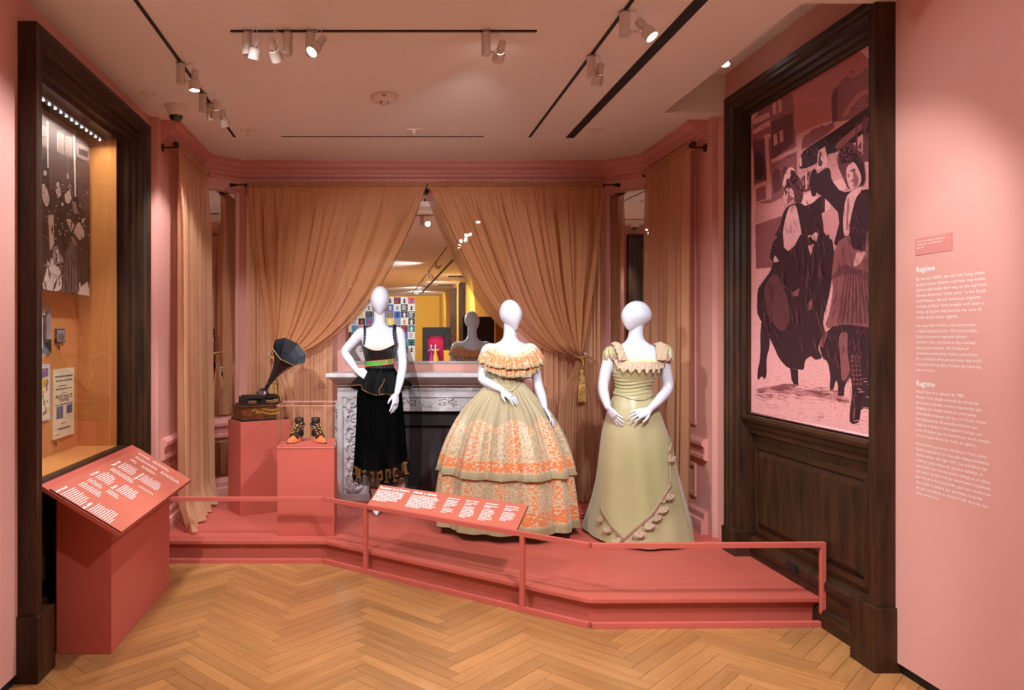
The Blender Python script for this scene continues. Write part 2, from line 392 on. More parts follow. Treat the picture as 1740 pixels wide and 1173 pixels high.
# ---- the rest of the gallery behind the viewer, seen in the big mirror
gr = MB().box(2.25, 2.5, DEND, -1.2, 0, CEIL).box(XR, XR + .12, -1.2, .2, 0, CEIL)
struct(gr.build('wall_gallery_right', 'yellow_wall'), 'yellow gallery wall seen in the mirror')
struct(MB().box(-2.1, 2.6, DEND - .1, DEND, 0, CEIL).build('wall_front', 'yellow_wall'), 'yellow end wall of the gallery seen in the mirror')
for i, dd in enumerate((-8.75, -6.45)):
    g = MB().box(2.08, 2.26, dd, dd + .16, 0, 2.95).box(2.14, 2.26, dd - .16, dd, 0, 2.95).box(2.11, 2.26, dd - .2, dd + .2, 2.8, 2.98)
    struct(g.build('door_%d' % (i + 1), 'dark_oak'), ['dark wooden door jamb in the mirrored gallery, farther one', 'dark wooden door jamb in the mirrored gallery, nearer one'][i])
# ================================================================== ceiling: tracks, lamps, small fittings
def track(name, x0, x1, y0, y1, label, m='black', wd=.018, dp=.006, cat='track'):
    tag(MB().box(x0 - (wd/2 if x0 == x1 else 0), x1 + (wd/2 if x0 == x1 else 0), y0 - (wd/2 if y0 == y1 else 0), y1 + (wd/2 if y0 == y1 else 0), CEIL - dp, CEIL).build(name, m), label, cat)
track('light_track', -1.12, -1.12, -13.5, 5.82, 'long dark lighting track along the left of the ceiling')
track('light_track', 1.16, 1.16, -13.5, 5.82, 'long dark lighting track along the right of the ceiling')
track('light_track', -.753, .794, 3.808, 3.808, 'short dark lighting track running across the ceiling')
track('air_slot', 1.475, 1.475, -13.0, 5.84, 'wide black linear air slot right of the lighting track', wd=.062, cat='vent')
track('air_slot', -.76, .805, 5.82, 5.82, 'thin dark slot across the ceiling before the cornice', wd=.016, dp=.003, cat='vent')

def lamp(X, Y, off, aim, power, label, ang=50, blend=.5, top=CEIL, drop=.125, col=(.91, .955, 1.0), group=None, headz=.095, rad=.03):
    base = Vector((X, Y, top)); t = thing('track_lamp', label, 'spotlight', base, 0, group)
    MB().lathe([(.0235, -drop), (.0235, -.012), (.021, -.012), (.021, -.004)], base, 18).build('driver_can', 'white_lamp', t, smooth=False)
    MB().lathe([(.0245, -.013), (.0245, -.009)], base, 18).build('collar', 'dark_metal', t)
    h = base + Vector((off[0], off[1], -headz)); d = (Vector(aim) - h).normalized()
    hb = MB().lathe([(.019, -.055), (.02, -.05), (.02, -.006)], h, 18, d)
    hd = hb.build('lamp_body', 'white_lamp', t)
    MB().lathe([(.0215, -.006), (.0215, .004)], h, 18, d).build('ring', 'chrome', hd)
    MB().lathe([(.022, .004), (.03, .01), (.031, .06), (.0285, .06), (.0285, .05)], h, 20, d, cap=False).build('lamp_head', 'white_lamp', t)
    MB().lathe([(.0001, .049), (.0283, .049)], h, 20, d, cap=False).build('lens', 'lens', t)
    MB().tube([base + Vector((off[0]*.2, off[1]*.2, -drop + .02)), base + Vector((off[0]*.75, off[1]*.75, -drop + .02)), h], .006, 8).build('arm', 'white_lamp', t)
    a = base + Vector((off[0]*.35, off[1]*.35, -.012)); b = h - d * .055
    MB().tube([a, a.lerp(b, .3) + Vector((0, 0, .01)), a.lerp(b, .7) + Vector((0, 0, .035)), b], .0022, 6).build('cable', 'plastic_white', t)
    l = bpy.data.lights.new('lamp_light', 'SPOT'); l.energy = power * LAMP; l.spot_size = R(ang); l.spot_blend = blend; l.shadow_soft_size = rad; l.color = col
    lo = bpy.data.objects.new('lamp_light', l); C.objects.link(lo); lo.parent = t
    lo.location = h + d * .065 - base; lo.rotation_euler = d.to_track_quat('-Z', 'Y').to_euler()
    return t
lamp(-1.12, 4.24, (.075, .02), (-1.12, 4.3, .0), 130, 'white track lamp aimed straight down, nearest on the left track', 85)
lamp(-1.12, 4.77, (.075, .03), (-1.42, 5.8, 1.3), 110, 'white track lamp on the left track with a cable loop, middle one', 75)
lamp(-1.12, 4.97, (.085, .03), (-.75, 5.8, .7), 70, 'white track lamp on the left track tilted towards the fireplace', 60)
lamp(-.669, 3.808, (.05, -.03), (-1.25, 4.6, .6), 60, 'white track lamp at the left end of the cross track', 60)
lamp(-.464, 3.808, (-.07, .0), (0.1, 6.0, 1.0), 60, 'white track lamp tilted right, second on the cross track', 45)
lamp(-.351, 3.808, (.045, -.06), (-1.5, 2.8, 1.2), 230, 'glaring track lamp facing the viewer on the cross track', 85)
lamp(.538, 3.808, (.075, .02), (.42, 6.7, 1.75), 55, 'white track lamp at the right of the cross track facing the mirror', 75)
lamp(1.16, 3.57, (.09, -.02), (2.38, 2.7, 1.0), 42, 'glaring track lamp on the right track aimed at the text wall', 62)
lamp(1.16, 4.13, (.05, .03), (.95, 5.45, .6), 70, 'white track lamp on the right track tilted down to the dresses', 60)
rl = lamp(2.15, 4.62, (-.03, -.01), (1.2, 3.6, .0), 70, 'short round lamp glowing inside the ceiling recess', 90, top=RZ, drop=.06, headz=.09)
# lamps added beyond the view to light room and gallery, some seen mirrored
ADDED_LAMPS = [(1.16, 2.95, (1.79, 5.2, 1.0), 45, 42), (-1.12, 2.95, (.95, 5.5, .9), 45, 42), (1.16, 2.75, (0, 6.05, 1.35), 50, 30),
        (1.16, 2.55, (1.1, 4.7, .1), 340, 80), (-1.12, 2.75, (.5, 5.3, .4), 330, 75), (1.16, 1.6, (1.4, 2.2, 0), 200, 75), (-1.12, 2.1, (.1, 1.9, 0), 170, 80),
        (-1.12, 2.5, (.4, 6.6, 1.6), 430, 40), (1.16, 2.3, (2.4, 4.25, 1.1), 170, 65), (1.16, 1.9, (.2, 2.6, .0), 280, 80), (-1.12, 1.6, (2.38, 2.6, 1.25), 350, 60), (1.16, 2.1, (-.9, 6.1, 1.5), 170, 42),
        (1.16, -2.2, (-1.6, -3.0, 1.0), 420, 120), (-1.12, -3.5, (.6, -4.5, 0.0), 520, 130), (1.16, -4.5, (2.2, -6.2, 1.0), 420, 120), (1.16, -7.0, (2.2, -9.0, 1.1), 420, 120), (-1.12, -6.5, (.4, -7.0, 0.0), 520, 130),
        (1.16, -9.5, (.0, -13.5, 1.6), 300, 90), (-1.12, -9.0, (.2, -14.9, 1.4), 300, 90), (1.16, -11.5, (1.8, -14.9, 1.6), 300, 100)]
ORD = ['first', 'second', 'third', 'fourth', 'fifth', 'sixth', 'seventh', 'eighth', 'ninth', 'tenth', 'eleventh', 'twelfth', 'thirteenth', 'fourteenth']
for i, (X, Y, aim, p, a) in enumerate(ADDED_LAMPS):
    side = 'right' if X > 0 else 'left'; nth = sorted([q[1] for q in ADDED_LAMPS if (q[0] > 0) == (X > 0)], reverse=True).index(Y)
    lamp(X, Y, (.08 if X > 0 else -.08, 0), aim, p, 'white lamp on the %s track, %s behind the viewer, seen in the mirror' % (side, ORD[nth]), a, group='track lamps behind the viewer')

# smoke detector, camera, plates
t = thing('smoke_detector', 'round white alarm disc with red lettering on the ceiling', 'smoke detector', (.03, 4.84, CEIL))
MB().lathe([(.088, 0), (.088, -.012), (.08, -.028), (.05, -.038), (.0001, -.04)], (.03, 4.84, CEIL), 32).build('housing', 'plastic_white', t, smooth=True)
MB().lathe([(.03, -.036), (.034, -.043), (.028, -.047), (.02, -.052), (.0001, -.054)], (.03, 4.84, CEIL), 24).build('sensor_dome', 'chrome', t, smooth=True)
mat('red_print', (190, 40, 36), .6)
letters('lettering', ['FIRE'], .017, 'red_print', (.011, 4.7585, CEIL - .0265), (1, 0, 0), (0, -.45, .9), t, off=.0015, bold=.0006)
t = thing('security_camera', 'white security camera with a dark dome by the cornice', 'camera', (-1.365, 5.05, CEIL))
MB().lathe([(.078, 0), (.078, -.012), (.07, -.016)], t.location, 28).build('mount_plate', 'plastic_white', t)
MB().lathe([(.062, -.016), (.055, -.062), (.05, -.068)], t.location, 28).build('housing', 'plastic_white', t, smooth=False)
mat('dark_dome', (16, 15, 16), .08, coat=1)
MB().ball(t.location + Vector((0, 0, -.068)), (.046, .046, .04), 20, 10).build('dome', 'dark_dome', t, smooth=True)
tag(MB().lathe([(.05, 0), (.05, -.006), (.046, -.008), (.0001, -.008)], (-1.475, 4.8, CEIL), 28).build('ceiling_cover', 'plastic_white'), 'flat round cover plate on the ceiling beside the camera', 'cover plate')
for X, lab in ((-.98, 'left'), (.255, 'middle'), (1.61, 'right')):
    t = thing('sprinkler', {'left': 'small sprinkler with plate near the left track end', 'middle': 'small sprinkler with plate above the middle of the bay', 'right': 'small sprinkler with plate beside the wide air slot'}[lab], 'sprinkler', (X, 5.62, CEIL), 0, 'ceiling sprinklers')
    MB().box(X - .06, X + .06, 5.6, 5.64, CEIL - .008, CEIL).build('plate', 'plastic_white', t, bevel=.002)
    MB().lathe([(.016, 0), (.014, -.02), (.006, -.024), (.006, -.036), (.018, -.038), (.018, -.041)], (X, 5.62, CEIL - .006), 14).build('nozzle', 'plastic_white', t)
for Y in (-6.0, -9.2):
    tag(MB().box(1.75, 2.15, Y, Y + .4, CEIL - .012, CEIL).build('ceiling_vent', 'dark_metal'), 'grey square ceiling vent in the mirrored gallery, %s one' % ('nearer' if Y > -7 else 'farther'), 'vent', 'gallery ceiling vents')
# ================================================================== wooden frames in the side walls
def stile_parts(t, Xw, sg, d0, d1, zt, prof, back, plinth_h=.30, plinth=.012, head_k=1.0):
    """moulded frame on a side wall: prof rows = (inset from the outer edge, projection towards the room)"""
    pr = prof + [(prof[-1][0], back), (0, back)]; L = len(pr)
    def piece(name, A, B, m):
        vs = [A(s, p) for s, p in pr] + [B(s, p) for s, p in pr]
        fs = [(i, (i + 1) % L, (i + 1) % L + L, i + L) for i in range(L)] + [tuple(range(L)), tuple(range(2 * L - 1, L - 1, -1))]
        return MB().add(vs, fs).build(name, m, t)
    P = lambda s, p, d, z: (Xw + sg * p, d, z); ks = head_k
    piece('jamb', lambda s, p: P(s, p, d0 + s, 0), lambda s, p: P(s, p, d0 + s, zt - s * ks), 'dark_oak')
    piece('head', lambda s, p: P(s, p, d0 + s, zt - s * ks), lambda s, p: P(s, p, d1 - s, zt - s * ks), 'dark_oak_h')
    piece('jamb', lambda s, p: P(s, p, d1 - s, zt - s * ks), lambda s, p: P(s, p, d1 - s, 0), 'dark_oak')
    pm = max(p for s, p in prof)
    for a, b in ((d0 - plinth, d0 + .17), (d1 - .17, d1 + plinth)):
        MB().box(Xw + sg * (back + .02), Xw + sg * (pm + plinth), a, b, 0, plinth_h).build('plinth_block', 'dark_oak', t, bevel=.004)
def x_panel(t, name, X, sg, y0, y1, z0, z1, rise, edge, m):
    """raised panel on an X plane with sloped edges"""
    e = edge; xa = X; xb = X + sg * rise
    v = [(xa, y0, z0), (xa, y1, z0), (xa, y1, z1), (xa, y0, z1), (xb, y0 + e, z0 + e), (xb, y1 - e, z0 + e), (xb, y1 - e, z1 - e), (xb, y0 + e, z1 - e)]
    return MB().add(v, [(4, 5, 6, 7), (0, 1, 5, 4), (1, 2, 6, 5), (2, 3, 7, 6), (3, 0, 4, 7), (3, 2, 1, 0)]).build(name, m, t)
def x_mould(t, name, X, sg, y0, y1, rows, m='dark_oak_h'):
    """horizontal moulding on an X plane; rows = (projection, z)"""
    L = len(rows); vs = [(X + sg * p, y0, z) for p, z in rows] + [(X + sg * p, y1, z) for p, z in rows]
    fs = [(i, (i + 1) % L, (i + 1) % L + L, i + L) for i in range(L)] + [tuple(range(L)), tuple(range(2 * L - 1, L - 1, -1))]
    return MB().add(vs, fs).build(name, m, t)
# ---- left: glazed display case
case = thing('display_case', 'tall dark wooden display window with glass set into the left wall', 'display case', (-1.62, 4.2, 0))
LP = [(0, 0), (0, .085), (.03, .085), (.042, .074), (.07, .078), (.082, .06), (.11, .056), (.118, .03), (.15, .028), (.16, .004), (.2, 0), (.21, -.03), (.24, -.036), (.24, -.045)]
stile_parts(case, XL, 1, LF0, LF1, LFT, LP, -.09, head_k=.68)
GX, GY0, GY1, GZ0, GZ1 = -1.66, LF0 + .235, LF1 - .235, .86, LFT - .16
MB().add([(GX, GY0, GZ0), (GX, GY1, GZ0), (GX, GY1, GZ1), (GX, GY0, GZ1)], [(0, 1, 2, 3)]).build('glass_pane', 'case_glass', case)
x_mould(case, 'sill', GX, 1, GY0, GY1, [(-.26, .858), (.035, .858), (.05, .845), (.05, .815), (.03, .80), (.03, .76), (-.26, .76)])
MB().box(GX - .26, GX - .252, GY0 - .2, GY1 - .0, .855, 2.86).build('back_panel', 'case_paint', case)
MB().box(GX - .26, GX - .006, GY1 - .06, GY1 - .05, .855, 2.86).build('side_panel', 'case_paint', case)
MB().box(GX - .26, GX - .006, GY0 - .21, GY0 - .2, .855, 2.86).build('side_panel', 'case_paint', case)
MB().box(GX - .26, GX - .006, GY0 - .2, GY1 - .06, .845, .862).build('case_floor', 'case_paint', case)
MB().box(GX - .26, GX - .006, GY0 - .2, GY1 - .06, 2.85, 2.86).build('case_ceiling', 'dark_oak', case)
MB().box(GX - .03, GX - .02, LF0 + .12, LF1 - .12, 0, .76).build('wainscot_back', 'dark_oak', case)
x_panel(case, 'wainscot_panel', GX - .02, 1, LF0 + .32, LF1 - .3, .32, .66, .025, .04, 'dark_oak')
x_mould(case, 'wainscot_rail', GX - .02, 1, LF0 + .18, LF1 - .18, [(0, .27), (.03, .27), (.045, .25), (.045, .23), (.03, .215), (.03, 0), (0, 0)])
x_mould(case, 'wainscot_cap', GX - .02, 1, LF0 + .18, LF1 - .18, [(0, .74), (.03, .74), (.03, .71), (.01, .70), (0, .70)])
t = thing('led_strip', 'row of bright white leds along the top of the display window', 'light strip', (-1.735, 3.6, 2.77))
MB().box(-1.755, -1.715, 3.55, 4.72, 2.776, 2.80).build('bar', 'dark_metal', t)
for i in range(16):
    yy = 3.6 + i * .0715
    MB().ball((-1.735, yy, 2.772), (.007, .009, .004), 10, 5).build('led', 'led', t)
ll = bpy.data.lights.new('led_light', 'AREA'); ll.shape = 'RECTANGLE'; ll.size = .03; ll.size_y = 1.1; ll.energy = 9; ll.color = (1, .93, .82)
lo = bpy.data.objects.new('led_light', ll); C.objects.link(lo); lo.parent = t; lo.location = Vector((-1.735, 4.15, 2.762)) - t.location; lo.rotation_euler = (0, R(-6), 0)

# ---- right: framed wall with wainscot
rf = thing('wood_surround', 'dark wooden wall frame with raised wainscot panel around the pink mural', 'wall panelling', (2.40, 4.25, 0))
RP = [(0, 0), (0, .094), (.03, .094), (.04, .083), (.06, .086), (.072, .066), (.095, .062), (.102, .04), (.125, .036), (.132, .01), (.15, .006), (.15, -.02)]
stile_parts(rf, XR, -1, RF0, RF1, RFT, RP, -.08)
RB = 2.415
MB().box(RB, RB + .02, RF0 + .1, RF1 - .1, 0, RFT - .12).build('back_board', 'dark_oak', rf)
y0, y1 = RF0 + .148, RF1 - .148
x_panel(rf, 'raised_panel', RB, -1, 3.74, 4.79, .345, .835, .022, .035, 'dark_oak')
for a, b in ((3.70, 3.735), (4.795, 4.83)): MB().box(RB - .014, RB, a, b, .305, .875).build('panel_bead', 'dark_oak', rf, bevel=.004)
for a, b in ((.305, .34), (.84, .875)): MB().box(RB - .014, RB, 3.735, 4.795, a, b).build('panel_bead', 'dark_oak_h', rf, bevel=.004)
x_mould(rf, 'dado_cap', RB, -1, y0 - .01, y1 + .03, [(0, 1.05), (.06, 1.05), (.075, 1.035), (.07, 1.015), (.05, 1.0), (.045, .975), (.03, .96), (.03, .935), (.01, .925), (0, .925)])
x_mould(rf, 'base_cap', RB, -1, y0 - .01, y1 + .03, [(0, .275), (.02, .27), (.045, .235), (.045, .20), (.03, .185), (.03, .0), (0, .0)])
x_mould(rf, 'shoe_mould', RB, -1, y0 - .01, y1 + .03, [(.03, .1), (.055, .09), (.06, .06), (.06, 0), (.03, 0)])
t = thing('wall_socket', 'small dark socket box on the wooden base right of the platform', 'socket', (RB - .05, 4.32, .23))
MB().box(RB - .062, RB - .046, 4.27, 4.37, .205, .255).build('plate', 'black', t, bevel=.003)
MB().box(RB - .066, RB - .062, 4.30, 4.34, .218, .242).build('outlet', 'dark_metal', t)

# ---- slanted label stand below the display case
st = thing('label_stand', 'coral label stand with slanted top before the display window', 'label stand', (-1.45, 4.2, 0))
zt = lambda X: .852 - (X + 1.6) * (.23 / .38)
MB().add([(-1.58, 3.68, 0), (-1.31, 3.68, 0), (-1.31, 4.70, 0), (-1.58, 4.70, 0), (-1.58, 3.68, zt(-1.58) - .02), (-1.31, 3.68, zt(-1.31) - .02), (-1.31, 4.70, zt(-1.31) - .02), (-1.58, 4.70, zt(-1.58) - .02)],
         [(0,3,2,1),(4,5,6,7),(0,1,5,4),(1,2,6,5),(2,3,7,6),(3,0,4,7)]).build('pedestal', 'coral', st, bevel=.003)
def slab(name, xa, xb, ya, yb, up, th, m, parent):
    n = Vector((.23, 0, .38)).normalized()
    q = [Vector((x, y, zt(x))) + n * (up - th) for x, y in ((xa, ya), (xb, ya), (xb, yb), (xa, yb))]; r_ = [p + n * th for p in q]
    return MB().add(q + r_, [(0,3,2,1),(4,5,6,7),(0,1,5,4),(1,2,6,5),(2,3,7,6),(3,0,4,7)]).build(name, m, parent)
slab('top_board', -1.60, -1.22, 3.55, 4.875, 0, .02, 'coral', st)
slab('panel_core', -1.56, -1.222, 3.556, 4.86, .006, .006, 'black_edge', st)
pn = slab('label_panel', -1.56, -1.222, 3.556, 4.86, .0075, .0015, 'coral_label', st)
nS = Vector((.23, 0, .38)).normalized(); uS = Vector((-.38, 0, .23)).normalized(); rS = Vector((0, 1, 0))
def on_stand(a, b): return Vector((-1.222, 3.556, zt(-1.222))) + rS * a + uS * b + nS * .0078      # a along the panel, b up the slope
rng = random.Random(3)
def text_block(mb, at, a, b0, w, n, step, h, xd, yd, ragged=.2):
    for i in range(n): word_bars(mb, at(a, b0 - i * step), xd, yd, w * (0.55 if i == n - 1 else 1), h, rng, ragged)
tb = MB()
for a, b0, w, n in ((.008, .342, .172, 9), (.012, .192, .165, 10), (.222, .346, .085, 10), (.333, .346, .062, 7), (.333, .232, .072, 6), (.44, .342, .172, 7), (.432, .209, .168, 8), (.654, .342, .08, 12),
                   (.668, .16, .03, 8), (.765, .338, .172, 8), (.765, .196, .165, 10), (.99, .343, .055, 4), (.992, .262, .05, 8), (1.088, .343, .05, 13), (1.084, .16, .06, 11), (1.187, .355, .05, 7), (1.19, .255, .06, 10)):
    text_block(tb, on_stand, a, b0 - .006, w, n, .0125, .0044, rS, uS)
for a, b0, w in ((0, .358, .13), (0, .209, .12)):
    x = a; rb = random.Random(int(b0 * 1000))
    while x < a + w:
        l = rb.uniform(.004, .007); h_ = rb.choice((.009, .009, .013)); p = on_stand(x, b0); tb.add([p, p + rS * l, p + rS * l + uS * h_, p + uS * h_], [(0, 1, 2, 3)]); x += l + rb.choice((.002, .002, .002, .009))
tb.build('fine_print', 'white_print', pn, fix=False)['kind'] = 'stuff'
for s_, a, b0, w in (('The Tango', .43, .357, .11), ('Dance Hall', .745, .355, .13), ('El tango', .423, .226, .085), ('Salón de baile', .748, .206, .165)):
    letters('heading', [s_], .02, 'white_print', on_stand(a, b0), rS, uS, pn, width=w, bold=.0006)

# ---- exhibition text on the right wall
XT = XR - .0006
rd, ru = (0, -1, 0), (0, 0, 1)
def wall_text(name, lines, x_off, z, size, step, width, wref, parent, bold=.0):
    return letters(name, lines, size, 'white_print', (XT, 3.345 - x_off, z), rd, ru, parent, step=step, width=width, wref=wref, bold=bold)
EN1 = ['By the late 1890s, the city was being swept', 'by percussive rhythms and new, expressive', 'dances that made their way to the city from', 'African American “jook joints” in the South', 'and Midwest. African American migrants', 'arriving in New York brought with them a', 'series of dances that became the core of', 'a new dance craze: ragtime.']
EN2 = ['For many New Yorkers, these dances were', 'a radical departure from 19th-century styles.', 'Playful movements separated dancers’', 'shoulders, hips, and hands as they matched', 'driving piano rhythms. The freedom of', 'movement powered by rhythm primed them', 'for a revolution of sound and music that would', 'transform the way New Yorkers danced in the', 'years to come.']
ES1 = ['Hacia fines de la década de 1980,', 'Nueva York estaba colmada de ritmos de', 'percusión y danzas nuevas y expresivas que', 'llegaban a la ciudad desde los jook joints', 'afroestadounidenses del Sur y el Medio Oeste.', 'Las migraciones afroestadounidenses que', 'llegaron a Nueva York trajeron consigo una', 'serie de bailes que se convirtieron en el corazón', 'de una nueva danza de moda: el ragtime.']
ES2 = ['Para muchas personas de Nueva York, estos', 'bailes supusieron un marcado distanciamiento', 'de los estilos del siglo XIX. Los hombros, las', 'caderas y las manos de quienes bailaban se', 'separaban con movimientos enérgicos al ritmo', 'del piano. La libertad de movimiento impulsada', 'por el ritmo los preparaba para una revolución', 'de sonido y música que cambiaría la forma', 'en que se bailaría en Nueva York durante los', 'años venideros.']
tx = thing('wall_text', 'white exhibition text block titled Ragtime on the pink right wall', 'wall text', (XT, 3.345, .85))
wall_text('heading', ['Ragtime'], 0, 1.838, .032, .03, .112, 0, tx, .0004)
wall_text('paragraph', EN1, 0, 1.80, .0185, .0242, .378, 0, tx)
wall_text('paragraph', EN2, 0, 1.594, .0185, .0242, .335, 0, tx)
wall_text('heading', ['Ragtime'], 0, 1.335, .032, .03, .112, 0, tx, .0004)
wall_text('paragraph', ES1, 0, 1.3035, .0185, .0242, .405, 7, tx)
wall_text('paragraph', ES2, 0, 1.0723, .0185, .0242, .405, 4, tx)
mat('label_pink', (206, 132, 122), .75)
lb = thing('caption_card', 'small pink caption card above the wall text', 'label', (XT, 3.345, 1.92))
MB().box(XT - .002, XT + .0004, 3.135, 3.35, 1.912, 1.986).build('card', 'label_pink', lb)
letters('lettering', ['“They Do Such Things on the Bowery”', '(“Hacen estas cosas en la Bowery”),', 'April 1900'], .0095, 'white_print', (XT - .002, 3.338, 1.968), rd, ru, lb, step=.0135, width=.165, wref=0)

# ================================================================== platform, barrier and label
PT = .14
pf = thing('display_platform', 'low coral platform with angled front carrying the mannequins', 'platform', (.4, 5.2, 0))
front = [(-1.60, 5.20), (-.375, 5.20), (1.125, 4.045), (2.385, 4.065)]
back = [(2.385, 5.30), (2.34, 5.38), (2.34, 6.42), (2.02, 6.72), (-1.25, 6.72), (-1.56, 6.42), (-1.56, 5.38), (-1.60, 5.30)]
MB().prism(front + back, PT - .022, PT).build('deck', 'coral', pf, bevel=.002)
ins = [(-1.60, 5.235), (-.365, 5.235), (1.135, 4.08), (2.385, 4.10)]
MB().prism(ins + back, 0, PT - .022).build('riser', 'coral', pf)
FR = [(-1.60, 5.167), (-.383, 5.167), (1.121, 4.008), (2.383, 4.03)]       # line of the barrier
br = thing('barrier_rail', 'low coral metal barrier with clear panels along the platform front', 'barrier', (.4, 4.6, 0))
def rail(a, b, z0, z1, wd=.026):
    a = Vector(a); b = Vector(b); d = (b - a).normalized(); n = Vector((-d.y, d.x)) * wd / 2
    return MB().prism([a - n, b - n, b + n, a + n], z0, z1)
for i in range(3):
    a, b = Vector(FR[i]), Vector(FR[i+1]); d = (b - a).normalized()
    a2 = a + d * (.006 if i else 0); b2 = b - d * (.006 if i < 2 else 0)
    rail(a2, b2, .425, .453).build('top_rail', 'coral', br, bevel=.002)
    rail(a2, b2, 0, .03).build('bottom_rail', 'coral', br, bevel=.002)
    MB().add([(*(a2 + d * .01), .03), (*(b2 - d * .01), .03), (*(b2 - d * .01), .425), (*(a2 + d * .01), .425)], [(0, 1, 2, 3)]).build('clear_panel', 'acrylic', br)
for p, q in (((-.09, 4.94), 1), ((.806, 4.251), 1), ((2.37, 4.03), 2), ((-1.585, 5.167), 0)):
    d = (Vector(FR[q+1]) - Vector(FR[q])).normalized(); p = Vector(p)
    po = rail(p - d * .013, p + d * .013, .03, .425).build('post', 'coral', br, bevel=.002)
    MB().ball((p.x, p.y - .0135, .15), (.004, .002, .004), 8, 5).build('screw', 'brass', po)
lp = thing('reading_panel', 'slanted coral label panel reading Fashion and Dance on the barrier', 'label panel', (.35, 4.62, .437))
A_ = Vector((-.088, 4.92, .455)); B_ = Vector((.784, 4.31, .455)); rP = (B_ - A_).normalized(); bP = Vector((-rP.y, rP.x, 0)); uP = (bP * .168 + Vector((0, 0, .119))).normalized(); nP = rP.cross(uP)
LW, LH = 1.064, .2
A_ = A_ + Vector((0, 0, -.012))
def on_panel(a, b): return A_ + rP * a + uP * b + nP * .0012
def pslab(name, th, up, m, par):
    q = [A_ + rP * a + uP * b + nP * up for a, b in ((0, 0), (LW, 0), (LW, LH), (0, LH))]
    return MB().add([p - nP * th for p in q] + q, [(0,3,2,1),(4,5,6,7),(0,1,5,4),(1,2,6,5),(2,3,7,6),(3,0,4,7)]).build(name, m, par)
pslab('panel_core', .01, 0, 'black_edge', lp); lpp = pslab('label_sheet', .001, .001, 'coral_label', lp)
for a in (.2, .85):
    q = A_ + rP * a + uP * .05 - nP * .01
    MB().tube([q, q - nP * .012, Vector((q.x, q.y + .01, .44))], .008, 8).build('bracket', 'coral', lp)
letters('heading', ['Fashion and Dance'], .026, 'white_print', on_panel(.012, .168), rP, uP, lpp, width=.233, bold=.0006)
letters('heading', ['Moda y danza'], .026, 'white_print', on_panel(.278, .167), rP, uP, lpp, width=.174, bold=.0006)
tb = MB()
text_block(tb, on_panel, .012, .148, .215, 8, .0122, .0062, rP, uP, .15); text_block(tb, on_panel, .276, .146, .212, 9, .0122, .0062, rP, uP, .12)
for a, n1, n2 in ((.537, 5, 4), (.669, 2, 9), (.8, 2, 9), (.933, 2, 7)):
    word_bars(tb, on_panel(a, .164), rP, uP, .085, .006, rng, 0)
    text_block(tb, on_panel, a, .146, .088, n1, .0125, .0056, rP, uP, .15); text_block(tb, on_panel, a, .146 - n1 * .0125 - .004, .09, n2, .0105, .0038, rP, uP, .25)
tb.build('fine_print', 'white_print', lpp, fix=False)['kind'] = 'stuff'

# ---- two pedestals and the acrylic cover
an = R(32); ex = Vector((cos(an), sin(an), 0)); ey = Vector((-sin(an), cos(an), 0)); GC = Vector((-1.091, 5.917, 0))
def gp(a, b, z): return GC + ex * a + ey * b + Vector((0, 0, z))
p1 = thing('pedestal', 'tall coral pedestal turned at an angle under the phonograph', 'pedestal', gp(.23, .17, PT), 0, 'coral pedestals')
MB().prism([gp(0, 0, 0), gp(.43, 0, 0), gp(.43, .275, 0), gp(0, .275, 0)], PT, .88).build('body', 'coral', p1, bevel=.002)
p2 = thing('pedestal', 'short coral pedestal facing front under the pair of boots', 'pedestal', (-.523, 5.53, PT), 0, 'coral pedestals')
MB().box(-.726, -.321, 5.34, 5.715, PT, .782).build('body', 'coral', p2, bevel=.002)
vt = thing('acrylic_cover', 'clear acrylic box cover over the boots', 'display cover', (-.523, 5.53, .782))
ax0, ax1, ay0, ay1, az0, az1 = -.729, -.318, 5.337, 5.718, .765, 1.06
for q in (((ax0, ay0, az0), (ax1, ay0, az0), (ax1, ay0, az1), (ax0, ay0, az1)), ((ax0, ay1, az0), (ax1, ay1, az0), (ax1, ay1, az1), (ax0, ay1, az1)), ((ax0, ay0, az0), (ax0, ay1, az0), (ax0, ay1, az1), (ax0, ay0, az1)),
          ((ax1, ay0, az0), (ax1, ay1, az0), (ax1, ay1, az1), (ax1, ay0, az1)), ((ax0, ay0, az1), (ax1, ay0, az1), (ax1, ay1, az1), (ax0, ay1, az1))):
    MB().add(q, [(0, 1, 2, 3)]).build('acrylic_side', 'acrylic', vt)
mat('acrylic_edge', (206, 150, 142), .3, spec=.5)
eb = MB()
for x in (ax0, ax1): eb.box(x - .0018, x + .0018, ay0 - .003, ay1 + .003, az1 + .001, az1 + .004)
for y in (ay0, ay1): eb.box(ax0, ax1, y - .0018, y + .0018, az1 + .001, az1 + .004); eb.box(ax0, ax1, y - .002, y + .002, az0, az0 + .003)
eb.build('glued_edge', 'acrylic_edge', vt)
